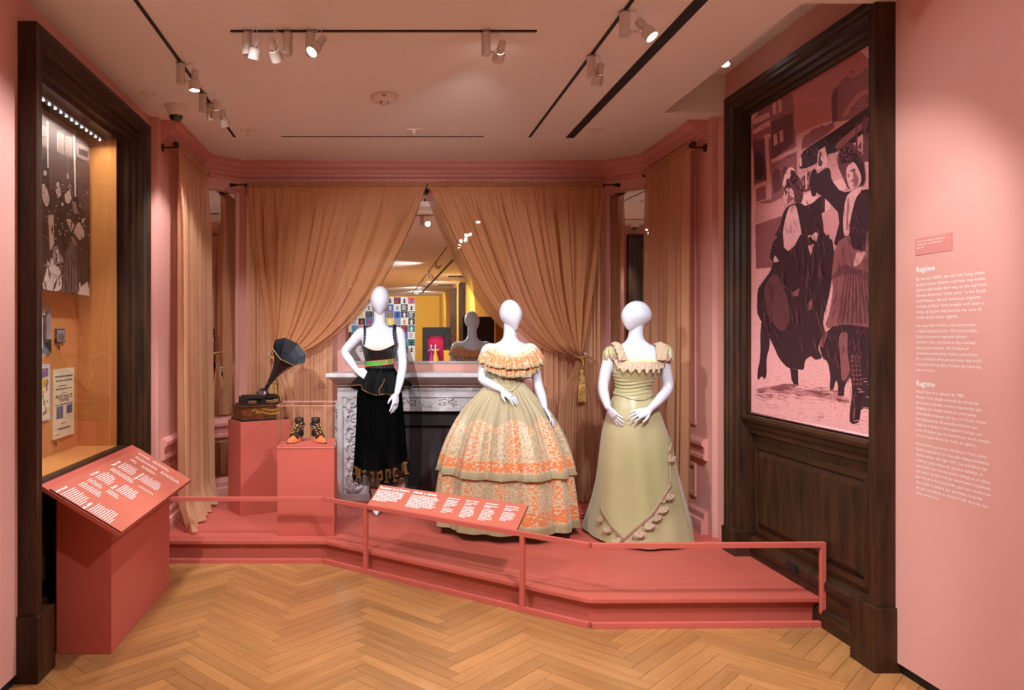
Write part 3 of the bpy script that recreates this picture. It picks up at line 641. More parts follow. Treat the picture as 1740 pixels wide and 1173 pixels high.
# ================================================================== mirrors
MX0, MX1, MZ0, MZ1, MY = -.30, 1.13, 1.315, 2.78, DB - .03
mr = thing('overmantel_mirror', 'large plain mirror above the fireplace between the curtains', 'mirror', (.41, MY, MZ0))
def mirror_at(t, a, b, z0, z1, th=.02, bev=.022):
    """mirror with a bevelled border on the vertical wall line a-b"""
    a = Vector((a[0], a[1], 0)); b = Vector((b[0], b[1], 0)); d = (b - a).normalized(); n = Vector((d.y, -d.x, 0)); L = (b - a).length
    P = lambda s, z, o: a + d * s + Vector((0, 0, z)) + n * o
    v = [P(0, z0, th*.55), P(L, z0, th*.55), P(L, z1, th*.55), P(0, z1, th*.55), P(bev, z0+bev, th), P(L-bev, z0+bev, th), P(L-bev, z1-bev, th), P(bev, z1-bev, th)]
    MB().add(v[4:], [(0, 1, 2, 3)]).build('mirror_face', 'mirror', t)
    MB().add(v, [(0,1,5,4),(1,2,6,5),(2,3,7,6),(3,0,4,7)]).build('bevel', 'mirror', t)
    MB().prism([P(0,0,0), P(L,0,0), P(L,0,th*.5), P(0,0,th*.5)][::-1], z0, z1).build('backing', 'dark_metal', t)
mirror_at(mr, (MX0, DB - .001), (MX1, DB - .001), MZ0, MZ1)
def along(a, b, s): return (lerp(a[0], b[0], s), lerp(a[1], b[1], s))
aL = along(BAY[1], BAY[2], .08); bL = along(BAY[1], BAY[2], .90); aR = along(BAY[3], BAY[4], .10); bR = along(BAY[3], BAY[4], .92)
t = thing('wall_mirror', 'tall narrow mirror on the angled wall beside the left curtain', 'mirror', (*aL, .855)); mirror_at(t, aL, bL, .855, 2.83, .016, .015)
t = thing('wall_mirror', 'tall narrow mirror on the angled wall beside the right curtain', 'mirror', (*aR, .855)); mirror_at(t, aR, bR, .855, 2.83, .016, .015)
t = thing('wall_mirror', 'low mirror panel under the chair rail left of the pedestal', 'mirror', (*aL, .34)); mirror_at(t, aL, bL, .335, .645, .016, .015)
t = thing('wall_mirror', 'low mirror panel under the chair rail behind the green dress', 'mirror', (*aR, .34)); mirror_at(t, aR, bR, .335, .645, .016, .015)

# ================================================================== fireplace
fp = thing('fireplace', 'carved white marble fireplace with black opening', 'fireplace', (.41, 6.6, PT))
FY = 6.50; FL, FRr = -.365, 1.185; OL, OR_, OZ = -.09, .91, .91
cxm = .41
SH = [(-.02, 1.13), (.04, 1.13), (.05, 1.15), (.06, 1.155), (.10, 1.18), (.13, 1.195), (.15, 1.20), (.19, 1.205), (.205, 1.215), (.205, 1.235), (.195, 1.245), (-.22, 1.245), (-.22, 1.13)]
hw = .775
def shelf_loft(rows, name):
    L = len(rows); vs = []
    for x0, sgn in ((cxm - hw, -1), (cxm + hw, 1)):
        for p, z in rows: vs.append((x0 + sgn * max(p, -.0) * .42, FY - p if p > -.2 else DB - .005, z))
    fs = [(i, (i+1) % L, (i+1) % L + L, i + L) for i in range(L)] + [tuple(range(L)), tuple(range(2*L-1, L-1, -1))]
    MB().add(vs, fs).build(name, 'marble', fp)
shelf_loft(SH, 'mantel_shelf')
MB().box(FL, FRr, FY, DB - .004, 1.045, 1.13).box(FL, FRr, FY - .008, FY, 1.085, 1.095).build('architrave', 'marble', fp)
MB().box(FL + .01, FRr - .01, FY + .012, DB - .004, OZ + .03, 1.045).build('frieze', 'marble', fp)
MB().box(FL, FRr, FY - .006, FY + .012, 1.03, 1.048).box(OL - .02, OR_ + .02, FY - .006, FY + .02, OZ, OZ + .034).build('frieze_border', 'marble', fp)
for x0, x1 in ((FL, OL), (OR_, FRr)):
    j = MB().box(x0, x1, FY + .012, DB - .004, PT, OZ + .035).build('jamb', 'marble', fp)
    jm = MB()
    for a, b in ((x0, x0 + .045), (x1 - .05, x1 - .022), (x1 - .014, x1)): jm.box(a, b, FY - .004, FY + .012, PT, 1.03)
    jm.box(x0 + .045, x1 - .05, FY - .002, FY + .012, PT, PT + .05)
    jm.build('border', 'marble', j)
    MB().box(x0 - .012, x1 + .008, FY - .012, DB - .004, PT, PT + .06).build('foot_block', 'marble', fp)
# egg-and-dart and bead runs
def beads(name, pts, r):
    mb = MB()
    for p in pts: mb.ball(p, r, 6, 4)
    o = mb.build(name, 'marble', fp, smooth=True); o['kind'] = 'stuff'
beads('bead_run', [(x, FY - .004, OZ + .03) for x in [OL + .012 * i for i in range(int(1.0 / .012))]], .0045)
for x in (OL - .018, OR_ + .018, FL + .05, FRr - .05): beads('bead_run', [(x, FY + .006, PT + .06 + .012 * i) for i in range(int((OZ - PT - .05) / .012))], .0048)
beads('bead_run', [(FL + .02 + .02 * i, FY - .045, 1.150) for i in range(int(1.51 / .02))], (.0075, .007, .009))
beads('bead_run', [(FL + .01 + .025 * i, FY - .012, 1.1) for i in range(int(1.53 / .025))], (.010, .006, .012))
beads('bead_run', [(FL - .012, FY + .05, PT + .1 + .03 * i) for i in range(int(.78 / .03))], (.006, .02, .011))
def leaf(mb, p, ang, L, W, y, bend=.0, h=.024):
    """carved leaf in the XZ plane: ridged almond, standing out of the ground"""
    d = Vector((cos(ang), 0, sin(ang))); s_ = Vector((-sin(ang), 0, cos(ang))); vs = []; n = 7
    for i in range(n + 1):
        t_ = i / n; wv = W * sin(pi * min(1, t_ * .92 + .06)) * (1 - .35 * t_); c = Vector((p[0], y, p[1])) + d * L * t_ + s_ * bend * L * t_ * t_
        hh = h * (0.5 + .5 * sin(pi * t_)) ; vs += [c - s_ * wv, c - s_ * wv * .45 + Vector((0, -hh, 0)), c + Vector((0, -hh * .55, 0)), c + s_ * wv * .45 + Vector((0, -hh, 0)), c + s_ * wv]
    fs = [(i*5+k, i*5+k+1, (i+1)*5+k+1, (i+1)*5+k) for i in range(n) for k in range(4)]
    mb.add(vs, fs)
def scroll(mb, c, r0, turns, a0, hand, y, th=.012):
    pts = []; rad = []; n = int(22 * turns)
    for i in range(n + 1):
        t_ = i / n; r = r0 * (1 - t_) ** .85 + r0 * .1; a = a0 + hand * 2 * pi * turns * t_
        pts.append((c[0] + r * cos(a), y - .004 - .006 * t_, c[1] + r * sin(a))); rad.append(th * (1 - .35 * t_))
    mb.tube(pts, rad, 7)
    mb.ball((c[0], y - .008, c[1]), (r0 * .24, .014, r0 * .24), 8, 5)
    for k in range(5):
        a = a0 + hand * (k * .95 + .35); leaf(mb, (c[0] + r0 * .95 * cos(a), c[1] + r0 * .95 * sin(a)), a + hand * .75, r0 * .62, r0 * .2, y, hand * .5)
    for k in range(6):
        a = k * pi / 3; leaf(mb, (c[0], c[1]), a, r0 * .42, r0 * .13, y - .004, .2, .01)
def carve(name, fn):
    mb = MB(); fn(mb); mb.build(name, 'marble', fp, smooth=True, fix=False)
for mxx, hh in ((lerp(FL + .05, OL - .05, .5), 1), (lerp(OR_ + .05, FRr - .05, .5), -1)):
    def col(mb, mxx=mxx, hh=hh):
        zz = PT + .09; k = 0
        leaf(mb, (mxx, PT + .055), pi/2, .1, .03, FY + .01); leaf(mb, (mxx, PT + .06), pi/2 + .7, .1, .025, FY + .01, .3); leaf(mb, (mxx, PT + .06), pi/2 - .7, .1, .025, FY + .01, -.3)
        for k in range(6):
            s_ = hh * (1 if k % 2 == 0 else -1); zz = PT + .20 + k * .128
            scroll(mb, (mxx + s_ * .012, zz), .052, 1.6, -pi/2, s_, FY + .012)
            leaf(mb, (mxx - s_ * .045, zz + .045), pi/2 - s_ * .5, .075, .017, FY + .01, s_ * .5); leaf(mb, (mxx + s_ * .05, zz - .065), pi/2 + s_ * .9, .06, .014, FY + .01, -s_ * .5)
            leaf(mb, (mxx - s_ * .05, zz - .03), pi/2 + s_ * .3, .06, .014, FY + .01, s_ * .4); leaf(mb, (mxx + s_ * .02, zz + .055), -s_ * .2 + (0 if s_ > 0 else pi), .05, .013, FY + .01, .4)
    carve('scroll_carving', col)
def fri(mb):
    n = 9
    for k in range(n):
        xx = FL + .08 + (FRr - FL - .16) * k / (n - 1); zc = .987
        if k % 2 == 0:
            for q in range(7): leaf(mb, (xx, zc - .035), pi/2 + (q - 3) * .42, .07 - abs(q - 3) * .008, .0095, FY + .012, (3 - q) * -.12, .014)
            mb.ball((xx, FY + .004, zc - .036), (.012, .012, .01), 8, 5)
        else:
            scroll(mb, (xx - .028, zc), .038, 1.5, 0, 1, FY + .012, .007); scroll(mb, (xx + .045, zc - .006), .03, 1.4, pi, -1, FY + .012, .006)
carve('frieze_carving', fri)
# black opening
fb = MB().box(OL, OR_, 6.62, DB - .004, PT, OZ).build('firebox', 'soot', fp)
MB().box(OL, OR_, 6.56, 6.62, OZ - .13, OZ).build('lintel', 'soot', fp)
MB().box(OL + .02, OR_ - .02, 6.61, 6.62, PT, OZ - .13).build('fireback', 'soot_panel', fp)
for a, b in ((OL, OL + .05), (OR_ - .05, OR_)): MB().box(a, b, 6.54, 6.62, PT, OZ).build('inner_cheek', 'soot', fp)

# ================================================================== curtain rods and curtains
def rod(label, a, b, brackets, finials=(True, True)):
    a = Vector(a); b = Vector(b); d = (b - a).normalized(); t = thing('curtain_rod', label, 'curtain rod', a)
    MB().tube([a, b], .011, 12).build('pole', 'brass', t, smooth=True)
    for p, s_, on in ((a, -1, finials[0]), (b, 1, finials[1])):
        if on: MB().lathe([(.011, 0), (.017, .004), (.017, .012), (.01, .016), (.019, .03), (.019, .04), (.008, .05), (.0001, .052)], p, 14, d * s_).build('finial', 'dark_metal', t, smooth=True)
    for p, wallp in brackets:
        p = Vector(p); wp = Vector(wallp); bk = MB().tube([p + Vector((0, 0, -.014)), wp + Vector((0, 0, -.014))], .006, 8).build('bracket', 'dark_metal', t)
        n = (wp - p).normalized(); MB().lathe([(.03, -.006), (.034, 0)], wp + Vector((0, 0, -.014)), 16, n).build('wall_plate', 'dark_metal', bk)
        MB().lathe([(.016, -.008), (.016, .008)], p, 12, d, cap=True).build('ring', 'dark_metal', bk)
    return t
RZB, RYB = 2.862, 6.50
rod('long brass curtain rod across the back of the bay', (-1.245, RYB, RZB), (2.03, RYB, RZB), [((-1.16, RYB, RZB), (-1.16, DB, RZB)), ((.408, RYB, RZB), (.408, DB, RZB)), ((1.93, RYB, RZB), (1.93, DB, RZB))])
rod('short dark curtain rod on the left wall of the bay', (-1.455, 5.40, 2.926), (-1.465, 6.36, 2.926), [((-1.455, 5.41, 2.926), (-1.56, 5.41, 2.926))])
rod('short dark curtain rod on the right wall of the bay', (2.236, 5.40, 2.926), (2.25, 6.36, 2.926), [((2.236, 5.41, 2.926), (2.34, 5.41, 2.926))])

def folds(u, seed, n=26):
    r_ = random.Random(seed); s_ = 0
    for k in range(5):
        f = n * (0.45 + .28 * k); s_ += sin(2*pi*f*u + r_.uniform(0, 6.3) + 1.3*sin(2*pi*u*3 + r_.uniform(0, 6))) / (1 + .5 * k)
    return s_ * .45
def header(mb, P, Q, out):
    """gathered heading pocket over the rod"""
    P = Vector(P); Q = Vector(Q); n = 160
    def fn(u, v):
        p = P.lerp(Q, u); r_ = .0165 + .004 * sin(u * 190) ; a = 2 * pi * v
        return p + Vector((0, 0, sin(a) * r_ * (1.5 if sin(a) > 0 else 1))) + out * cos(a) * r_
    mb.grid(fn, n, 8)
# --- curtains swept to the sides of the bay
def swag(label, xo, xi, xt, seed, strx, tassel_label):
    sg = 1 if xi > xo else -1
    zt_, ztie, y0 = RZB, EYE - (606 - PY) * 6.42 / FPX, RYB
    t = thing('curtain', label, 'curtain', (xo, y0, PT))
    def fn(u, v):
        x0 = lerp(xo, xi, u); x1 = xt + (u - .35) * .055 * sg
        s_ = v; g = 1 - sqrt(max(0, 1 - s_ ** 1.06)); gl = s_ ** 1.6
        k = sstep(0, .75, u); g = lerp(gl, g, k)
        x = lerp(x0, x1, g)
        sagz = u * .0
        z = lerp(zt_ + .0, ztie, v) - .085 * sin(pi * v) ** 2 * u * (v ** 2)
        amp = .006 + .040 * sstep(0, .2, v) * (1 - .55 * v)
        f = lerp(folds(u, seed + 2, 34) * .7, folds(u + .012 * sin(v * 5), seed, 13), sstep(0, .25, v))
        y = y0 + f * amp - .09 * v * v * (0.3 + u * .7) - .03 * sin(pi * v) * u
        x += .45 * amp * folds(u, seed + 5, 11) * (1 if 0 < u < 1 else 0)
        return (x, y, z)
    mb = MB(); mb.grid(fn, 300, 64); 
    header(mb, (xo, y0, RZB), (xi, y0, RZB), Vector((0, -1, 0)))
    mb.build('swag_panel', 'curtain_swag', t, smooth=True, fix=False)
    # the tail below the tie
    def tail(u, v):
        wd = lerp(.055, lerp(.30, .34, .5), sstep(0, .35, v) * .8 + .2 * v)
        x = xt + (u - .35) * wd * sg; z = lerp(ztie, PT + .012, v)
        amp = .012 + .03 * sstep(0, .4, v)
        y = y0 - .085 + .02 * v + folds(u, seed + 3, 7) * amp - (0.04 * sstep(.93, 1, v))
        if v > .97: x += (u - .5) * .05
        return (x, y, z)
    MB().grid(tail, 120, 40).build('tail', 'curtain', t, smooth=True, fix=False)
    def strip(u, v):
        x = lerp(xo + sg * -.02, strx, u) ; z = lerp(zt_, PT + .01, v)
        y = y0 + .055 + folds(u, seed + 9, 11) * (.008 + .03 * sstep(0, .3, v)) * .8
        return (x, y, z)
    MB().grid(strip, 140, 24).build('straight_panel', 'curtain', t, smooth=True, fix=False)
    # cord and tassel
    yt = y0 - .135
    q = thing('tassel_tieback', tassel_label, 'tassel', (xt, yt, ztie))
    MB().tube([(xt - .05*sg, y0 + .02, ztie + .03), (xt - .055*sg, yt + .03, ztie + .01), (xt - .01, yt - .005, ztie - .012), (xt + .045*sg, yt + .02, ztie), (xt + .05*sg, y0 + .0, ztie + .02)], .010, 10).build('cord', 'gold_cord', q, smooth=True)
    MB().tube([(xt, yt, ztie - .01), (xt + .012, yt - .006, ztie - .06), (xt + .002, yt, ztie - .115)], .0075, 8).build('cord', 'gold_cord', q, smooth=True)
    MB().lathe([(.006, 0), (.016, -.012), (.02, -.03), (.012, -.045), (.012, -.05), (.02, -.055), (.026, -.075), (.028, -.1), (.024, -.106), (.031, -.11), (.031, -.122), (.026, -.126)], (xt, yt, ztie - .105), 18).build('tassel_head', 'gold_cord', q, smooth=True)
    def skirt(u, v):
        a = 2 * pi * u; r_ = (.027 + .009 * v) * (1 + .06 * sin(a * 22)); return (xt + r_ * cos(a), yt + r_ * sin(a), ztie - .225 - .155 * v + .004 * sin(a * 11) * v)
    MB().grid(skirt, 132, 6, closed=True).build('fringe', 'gold_cord', q, smooth=False, fix=False)
mat('gold_cord', (200, 152, 78), .45, .25, sheen=.4, var=((150, 104, 44), 40, .35, .65), bump=(300, .3))
swag('sheer peach curtain swept to the left behind the phonograph', -1.135, .405, -.895, 11, -.41, 'gold tassel tieback behind the phonograph')
swag('sheer peach curtain swept to the right behind the orange dress', 1.925, .425, 1.71, 23, 1.36, 'gold tassel tieback beside the green dress')
# --- straight curtains on the side walls of the bay
def side_curtain(label, X, sg, seed, y_near=5.42, y_far=6.34):
    t = thing('curtain', label, 'curtain', (X, 5.9, PT))
    def fn(u, v):
        y = lerp(y_near, y_far, u); z = lerp(2.926, PT + .012, v)
        amp = .010 + .034 * sstep(0, .2, v) + .014 * v
        x = X + sg * (folds(u, seed, 7) * amp + .02 * v)
        y += -.035 * v * (1 - u) + .012 * sin(7 * v + 9 * u) * v
        if v > .93: k = (v - .93) / .07; x += sg * .06 * k * (1 + .5 * sin(u * 37)); z += .018 * k * (.5 + .5 * sin(u * 53)); y -= .05 * k * (1 - u)
        return (x, y, z)
    mb = MB(); mb.grid(fn, 130, 60); header(mb, (X, y_near, 2.926), (X, y_far, 2.926), Vector((sg, 0, 0)))
    c = mb.build('cloth_panel', 'curtain', t, smooth=True, fix=False)
    def hem(u, v):
        z = lerp(2.9, PT + .012, v); p = Vector(fn(0, v)); return (p.x + sg * (.004 * sin(v * 420)), p.y - .002 + .014 * u + .003 * sin(v * 260), z)
    MB().grid(hem, 1, 160).build('frayed_hem', 'curtain', c, smooth=True, fix=False)
side_curtain('long sheer peach curtain hanging on the left wall of the bay', -1.455, 1, 31)
side_curtain('long sheer peach curtain hanging on the right wall of the bay', 2.24, -1, 43)
# ================================================================== mannequins
def remeshed(mb, voxel=.0036, smooth=3):
    me = mb.mesh('b'); o = bpy.data.objects.new('b', me); C.objects.link(o)
    md = o.modifiers.new('r', 'REMESH'); md.mode = 'VOXEL'; md.voxel_size = voxel
    dg = bpy.context.evaluated_depsgraph_get(); m2 = bpy.data.meshes.new_from_object(o.evaluated_get(dg))
    bpy.data.objects.remove(o); bpy.data.meshes.remove(me)
    bm = bmesh.new(); bm.from_mesh(m2)
    for _ in range(smooth): bmesh.ops.smooth_vert(bm, verts=bm.verts, factor=.5, use_axis_x=True, use_axis_y=True, use_axis_z=True)
    bm.to_mesh(m2); bm.free(); m2.shade_smooth(); return m2
def loft(mb, rows, base, n=36, pw=2.0):
    """rows (z, cx, cy, rx, ry) -> closed body of elliptical rings"""
    vs = []; fs = []
    zs = [r_[0] for r_ in rows]; N = 40
    for i in range(N + 1):
        z = lerp(zs[0], zs[-1], i / N); cx, cy, rx, ry = interp(rows, z)
        for k in range(n):
            a = 2 * pi * k / n; vs.append((base[0] + cx + rx * cos(a), base[1] + cy + ry * sin(a), z))
    for i in range(N):
        for k in range(n): fs.append((i*n+k, i*n+(k+1) % n, (i+1)*n+(k+1) % n, (i+1)*n+k))
    fs += [tuple(range(n-1, -1, -1)), tuple(N*n+k for k in range(n))]
    mb.add(vs, fs)
def egg(mb, c, w, dp, h, rot, chin=.42, fwd=.16):
    """smooth featureless mannequin head, crown up, chin narrow, face towards -y before rotation"""
    M_ = Euler(rot).to_matrix(); vs = []; fs = []; n, rg = 32, 22
    for i in range(rg + 1):
        ph = pi * i / rg; z = cos(ph); s_ = sin(ph)
        k = 1 - chin * max(0, -z + .12) ** 1.6 * (1 if z < .12 else 0)
        for j in range(n):
            a = 2 * pi * j / n
            p = Vector((w / 2 * s_ * cos(a) * k, dp / 2 * s_ * sin(a) * (k * .9 + .1) - fwd * dp * .5 * max(0, .3 - z) ** 1.3, h / 2 * z)); vs.append(Vector(c) + M_ @ p)
    for i in range(rg):
        for j in range(n): fs.append((i*n+j, (i+1)*n+j, (i+1)*n+(j+1) % n, i*n+(j+1) % n))
    mb.add(vs, fs)
def limb(mb, pts, rad, n=14, seg=18):
    """tapered limb along a smooth curve through points"""
    P = [Vector(p) for p in pts]; tab = [(i, *P[i], rad[i]) for i in range(len(P))]; q = []; rr = []
    for i in range(n * (len(P) - 1) + 1):
        v = interp(tab, i / n); q.append(v[:3]); rr.append(v[3])
    mb.tube(q, rr, seg); mb.ball(q[0], rr[0] * .98, 14, 9); mb.ball(q[-1], rr[-1] * .98, 14, 9)
def hand(mb, wr, dr, pn_, side, sc_=1.0, curl=.5, spread=.10):
    """palm, four unequal bent fingers and a thumb that leaves the side of the palm; side=+1/-1 puts the thumb along dr x pn_"""
    d = Vector(dr).normalized(); n = Vector(pn_); n = (n - d * n.dot(d)).normalized(); s_ = d.cross(n).normalized() * side; wr = Vector(wr)
    P = lambda a, b, c: wr + (d * a + s_ * b + n * c) * sc_
    mb.tube([P(-.015, 0, 0), P(.015, .002, 0), P(.045, .003, .002), P(.075, .002, .002), P(.088, .001, .003)], [.022*sc_, .027*sc_, .037*sc_, .04*sc_, .034*sc_], 18, flat=(n, .42))
    for i, (off, ln, st_) in enumerate(((.0305, .072, .078), (.0105, .082, .084), (-.0095, .077, .082), (-.0285, .060, .074))):
        a = spread * (1.5 - i); cu = curl * (.85 + .12 * i); pts = [P(st_ - .02, off, .001)]; p = P(st_, off, .003); ang = cu * .25; pts.append(p)
        for k, f in enumerate((.42, .32, .26)):
            v = (d * cos(ang) + n * sin(ang)); v = (v + s_ * sin(a) * .9).normalized(); p = p + v * ln * f * sc_; pts.append(p); ang += cu * (.55 if k == 0 else .4)
        mb.tube(pts, [.0085*sc_, .0086*sc_, .0080*sc_, .0073*sc_, .0052*sc_], 10); mb.ball(pts[-1], .0055*sc_, 8, 6)
    t0, t1, t2, t3 = P(.012, .018, .004), P(.04, .043, .014), P(.066, .055, .022), P(.088, .058, .028)
    mb.tube([t0, t1, t2, t3], [.013*sc_, .0115*sc_, .0092*sc_, .006*sc_], 10); mb.ball(t3, .0062*sc_, 8, 6)
def cloth(name, fn, nu, nv, m, parent, smooth=True, solid=0.0, offv=None):
    """parametric cloth with a UV map (u across or around, v downwards)"""
    vs = [fn(i / nu, j / nv) for j in range(nv + 1) for i in range(nu + 1)]; W = nu + 1
    fs = [(j*W+i, j*W+i+1, (j+1)*W+i+1, (j+1)*W+i) for j in range(nv) for i in range(nu)]
    me = bpy.data.meshes.new(name); me.from_pydata([tuple(v) for v in vs], [], fs)
    uv = me.uv_layers.new(name='UVMap')
    for l in me.loops: uv.data[l.index].uv = ((l.vertex_index % W) / nu, 1 - (l.vertex_index // W) / nv)
    return obj(name, me, m, parent, smooth, solid)
def ruff(a, seed, n):
    r_ = random.Random(seed); return sum(sin(a * round(n * f) + r_.uniform(0, 6.28)) / (1 + .6 * k) for k, f in enumerate((1, .62, 1.45, .37))) * .5
def shell(tab, base, z, a, off=0.0):
    cx, cy, rx, ry = interp(tab, z); return Vector((base[0] + cx + (rx + off) * cos(a), base[1] + cy + (ry + off) * sin(a), z))
mat('black_satin', (12, 12, 13), .32, spec=.5, sheen=.2)
mat('black_cloth', (6, 6, 7), .8, spec=.15)
sheer('black_sheer', (9, 9, 10), .22, .1); sheer('black_gauze', (8, 8, 9), .42, .1)
mat('gold_trim', (136, 96, 48), .5, .5, var=((80, 54, 24), 160, .4, .6))
mat('cream_lace', (240, 222, 206), .8, bump=(200, .4))
mat('belt_green', (74, 150, 44), .6); mat('belt_pink', (214, 110, 100), .6)
mat('gold_leather', (150, 98, 34), .35, .6)

# ---------------------------------------------------------------- black costume
B0 = (0.0, 6.05); S = 6.05 / FPX
mk = thing('mannequin', 'white mannequin with hand on hip in a black sheer dress by the fireplace', 'mannequin', (B0[0], B0[1], PT))
TB = [(.95, 0, .01, .14, .11), (1.05, 0, .01, .14, .11), (1.15, 0, .01, .138, .105), (1.25, 0, 0, .118, .092), (1.33, 0, 0, .106, .084), (1.42, 0, 0, .122, .098), (1.48, 0, -.012, .138, .118), (1.54, 0, -.002, .146, .098), (1.585, 0, .008, .142, .076), (1.615, 0, .012, .108, .062), (1.638, 0, .012, .066, .056), (1.675, 0, .008, .05, .05), (1.76, 0, .0, .048, .05)]
mb = MB(); loft(mb, TB, B0)
egg(mb, (B0[0] + .004, B0[1] - .012, 1.842), .158, .2, .235, (R(-4), 0, R(-6)))
W = lambda x, y, z: (B0[0] + x, B0[1] + y, z)
limb(mb, [W(-.10, .01, 1.582), W(-.152, .012, 1.575), W(-.215, .03, 1.51), W(-.277, .05, 1.43), W(-.235, .02, 1.355), W(-.182, -.035, 1.283)], [.045, .047, .041, .035, .033, .022])
hand(mb, W(-.182, -.035, 1.283), (.75, -.42, -.35), (.15, .75, -.5), 1, .95, .5)
limb(mb, [W(.10, .01, 1.585), W(.155, .01, 1.578), W(.175, -.005, 1.45), W(.183, -.05, 1.325), W(.163, -.14, 1.22), W(.135, -.222, 1.118)], [.045, .047, .04, .035, .032, .022])
hand(mb, W(.135, -.222, 1.118), (-.14, -.02, -1), (-.75, .6, 0), -1, 1.0, .35)
limb(mb, [W(-.075, 0, 1.0), W(-.07, -.025, .8), W(-.058, -.04, .62), W(-.045, -.01, .45), W(-.03, .01, .27)], [.08, .075, .055, .054, .034])
limb(mb, [W(-.03, .012, .27), W(-.03, -.02, .215), W(-.027, -.075, .172), W(-.024, -.115, .156)], [.034, .033, .03, .016])
limb(mb, [W(.08, 0, 1.0), W(.085, .0, .8), W(.09, .0, .64), W(.135, .07, .48), W(.18, .12, .33)], [.08, .075, .055, .054, .033])
limb(mb, [W(.18, .12, .33), W(.19, .105, .275), W(.205, .06, .2), W(.212, .04, .16)], [.033, .032, .03, .016])
obj('body', remeshed(mb), 'mannequin_white', mk)
for (p, q, r_) in ((W(-.045, -.012, .44), (.02, .02, .2), .058), (W(-.036, 0, .34), (.02, .02, .2), .046), (W(-.03, .006, .262), (0, .1, .2), .04), (W(.15, .09, .43), (.1, .1, -.3), .055), (W(.165, .105, .375), (.1, .1, -.3), .046), (W(.183, .118, .312), (.1, .1, -.3), .038), (W(.2, .075, .225), (.05, -.2, -.2), .038), (W(-.028, -.06, .18), (0, -.2, -.1), .036)):
    ax = Vector(q).normalized(); u = ax.orthogonal().normalized(); v = ax.cross(u)
    MB().tube([Vector(p) + (u * cos(a) + v * sin(a)) * r_ for a in [i * 2*pi/24 for i in range(25)]], .008, 8).build('gold_strap', 'gold_leather', mk, smooth=True)
def bod_top(a):
    f = max(0, -sin(a)); return 1.50 - .055 * f ** 2.2 + .02 * cos(a) * f
def bodice(u, v):
    a = 2 * pi * u + pi/2; zt_ = bod_top(a); zb = 1.285 - .055 * max(0, -sin(a)) ** 6; z = lerp(zt_, zb, v)
    p = shell(TB, B0, z, a, .0075 + .0018 * sin(a * 26) * (1 if abs(v - .5) < .45 else .3)); return p
cloth('bodice', bodice, 160, 24, 'black_satin', mk)
def lace(u, v):
    a = -pi/2 - .98 + u * 1.96; zt_ = 1.512 - .004 * sin(u * 60); return shell(TB, B0, lerp(zt_, bod_top(a) - .012, v), a, .004 + .0012 * sin(u * 90))
cloth('lace_insert', lace, 80, 6, 'cream_lace', mk)
for sg, a0 in ((-1, -pi/2 - .98), (1, -pi/2 + 1.05)):
    p0 = shell(TB, B0, 1.492, a0, .006); p1 = Vector(W(sg * .118, -.05, 1.585)); p2 = Vector(W(sg * .12, .012, 1.637)); p3 = Vector(W(sg * .11, .075, 1.56))
    mb = MB(); tabq = [(i, *p) for i, p in enumerate((p0, p1, p2, p3))]; q = [Vector(interp(tabq, i / 12)) for i in range(37)]
    mb.tube(q, [(.0085 + .004 * (i % 3 == 0)) * (1.0 if sg < 0 else 1.5) for i in range(37)], 8); mb.build('shoulder_strap', 'black_satin', mk, smooth=True)
bt = MB(); bt.grid(lambda u, v: shell(TB, B0, 1.362 - .034 * v + .012 * cos(2*pi*u), 2*pi*u, .0145 - .001 * abs(v - .5)), 60, 3, closed=True)
be = bt.build('belt', 'belt_green', mk, smooth=True, fix=False)
for a0, a1 in ((-1.18, -1.06), (-.62, -.42), (-.30, -.12)):
    MB().grid(lambda u, v: shell(TB, B0, 1.3615 - .033 * v + .012 * cos(lerp(a0, a1, u)), lerp(a0, a1, u), .0158), 5, 2).build('belt_patch', 'belt_pink', be, fix=False)
for zz in (1.364, 1.327):
    MB().tube([shell(TB, B0, zz + .012 * cos(a), a, .015) for a in [i * 2*pi/48 for i in range(49)]], .0025, 6).build('belt_edge', 'belt_pink', be)
SK = [(1.31, 0, 0, .118, .095), (1.2, 0, .01, .158, .125), (1.1, 0, .01, .176, .145), (.9, .005, .01, .186, .158), (.6, .01, .01, .205, .178), (.38, .018, .01, .226, .196)]
def hemz(a): return .435 - .05 * max(0, -sin(a)) ** 1.5 + .028 * cos(a) + .012 * ruff(a, 3, 9)
def skirt(u, v, off=0.0):
    a = 2*pi*u + pi/2; z = lerp(1.30, hemz(a), v); return shell(SK, B0, z, a, off + (.004 + .016 * v) * ruff(a, 5, 34))
cloth('skirt', skirt, 360, 30, 'black_sheer', mk)
SK2 = [(r_[0], r_[1], r_[2], r_[3] * .86, r_[4] * .86) for r_ in SK]
cloth('underskirt', lambda u, v: shell(SK2, B0, lerp(1.29, .50, v), 1.1 + u * (2*pi - 1.75) - 4.2, (.004 + .012 * v) * ruff(u * 6, 8, 22)), 200, 16, 'black_sheer', mk)
cloth('slip', lambda u, v: shell(SK, B0, lerp(1.30, .70, v), 2*pi*u + pi/2, -.010), 90, 12, 'black_cloth', mk)
gk = MB()
def key_bar(u0, u1, v0, v1):
    n = max(2, int(abs(u1 - u0) * 200)); gk.grid(lambda u, v: skirt(lerp(u0, u1, u), lerp(v0, v1, v), .004), n, 2)
for k in range(15):
    u0 = .5 - .36 + k * .048; dv = .0
    key_bar(u0, u0 + .007, .865, .985); key_bar(u0 + .007, u0 + .03, .865, .887); key_bar(u0 + .023, u0 + .03, .887, .945); key_bar(u0 + .012, u0 + .023, .928, .945); key_bar(u0 - .008, u0 + .016, .968, .985)
gk.build('gold_key_trim', 'gold_trim', mk, fix=False)
def hem_p(a):
    s_ = max(0, -sin(a)); return 1.15 + .022 * sin(a * 2 + .6) - .035 * s_ ** 3 + .016 * ruff(a, 6, 7)
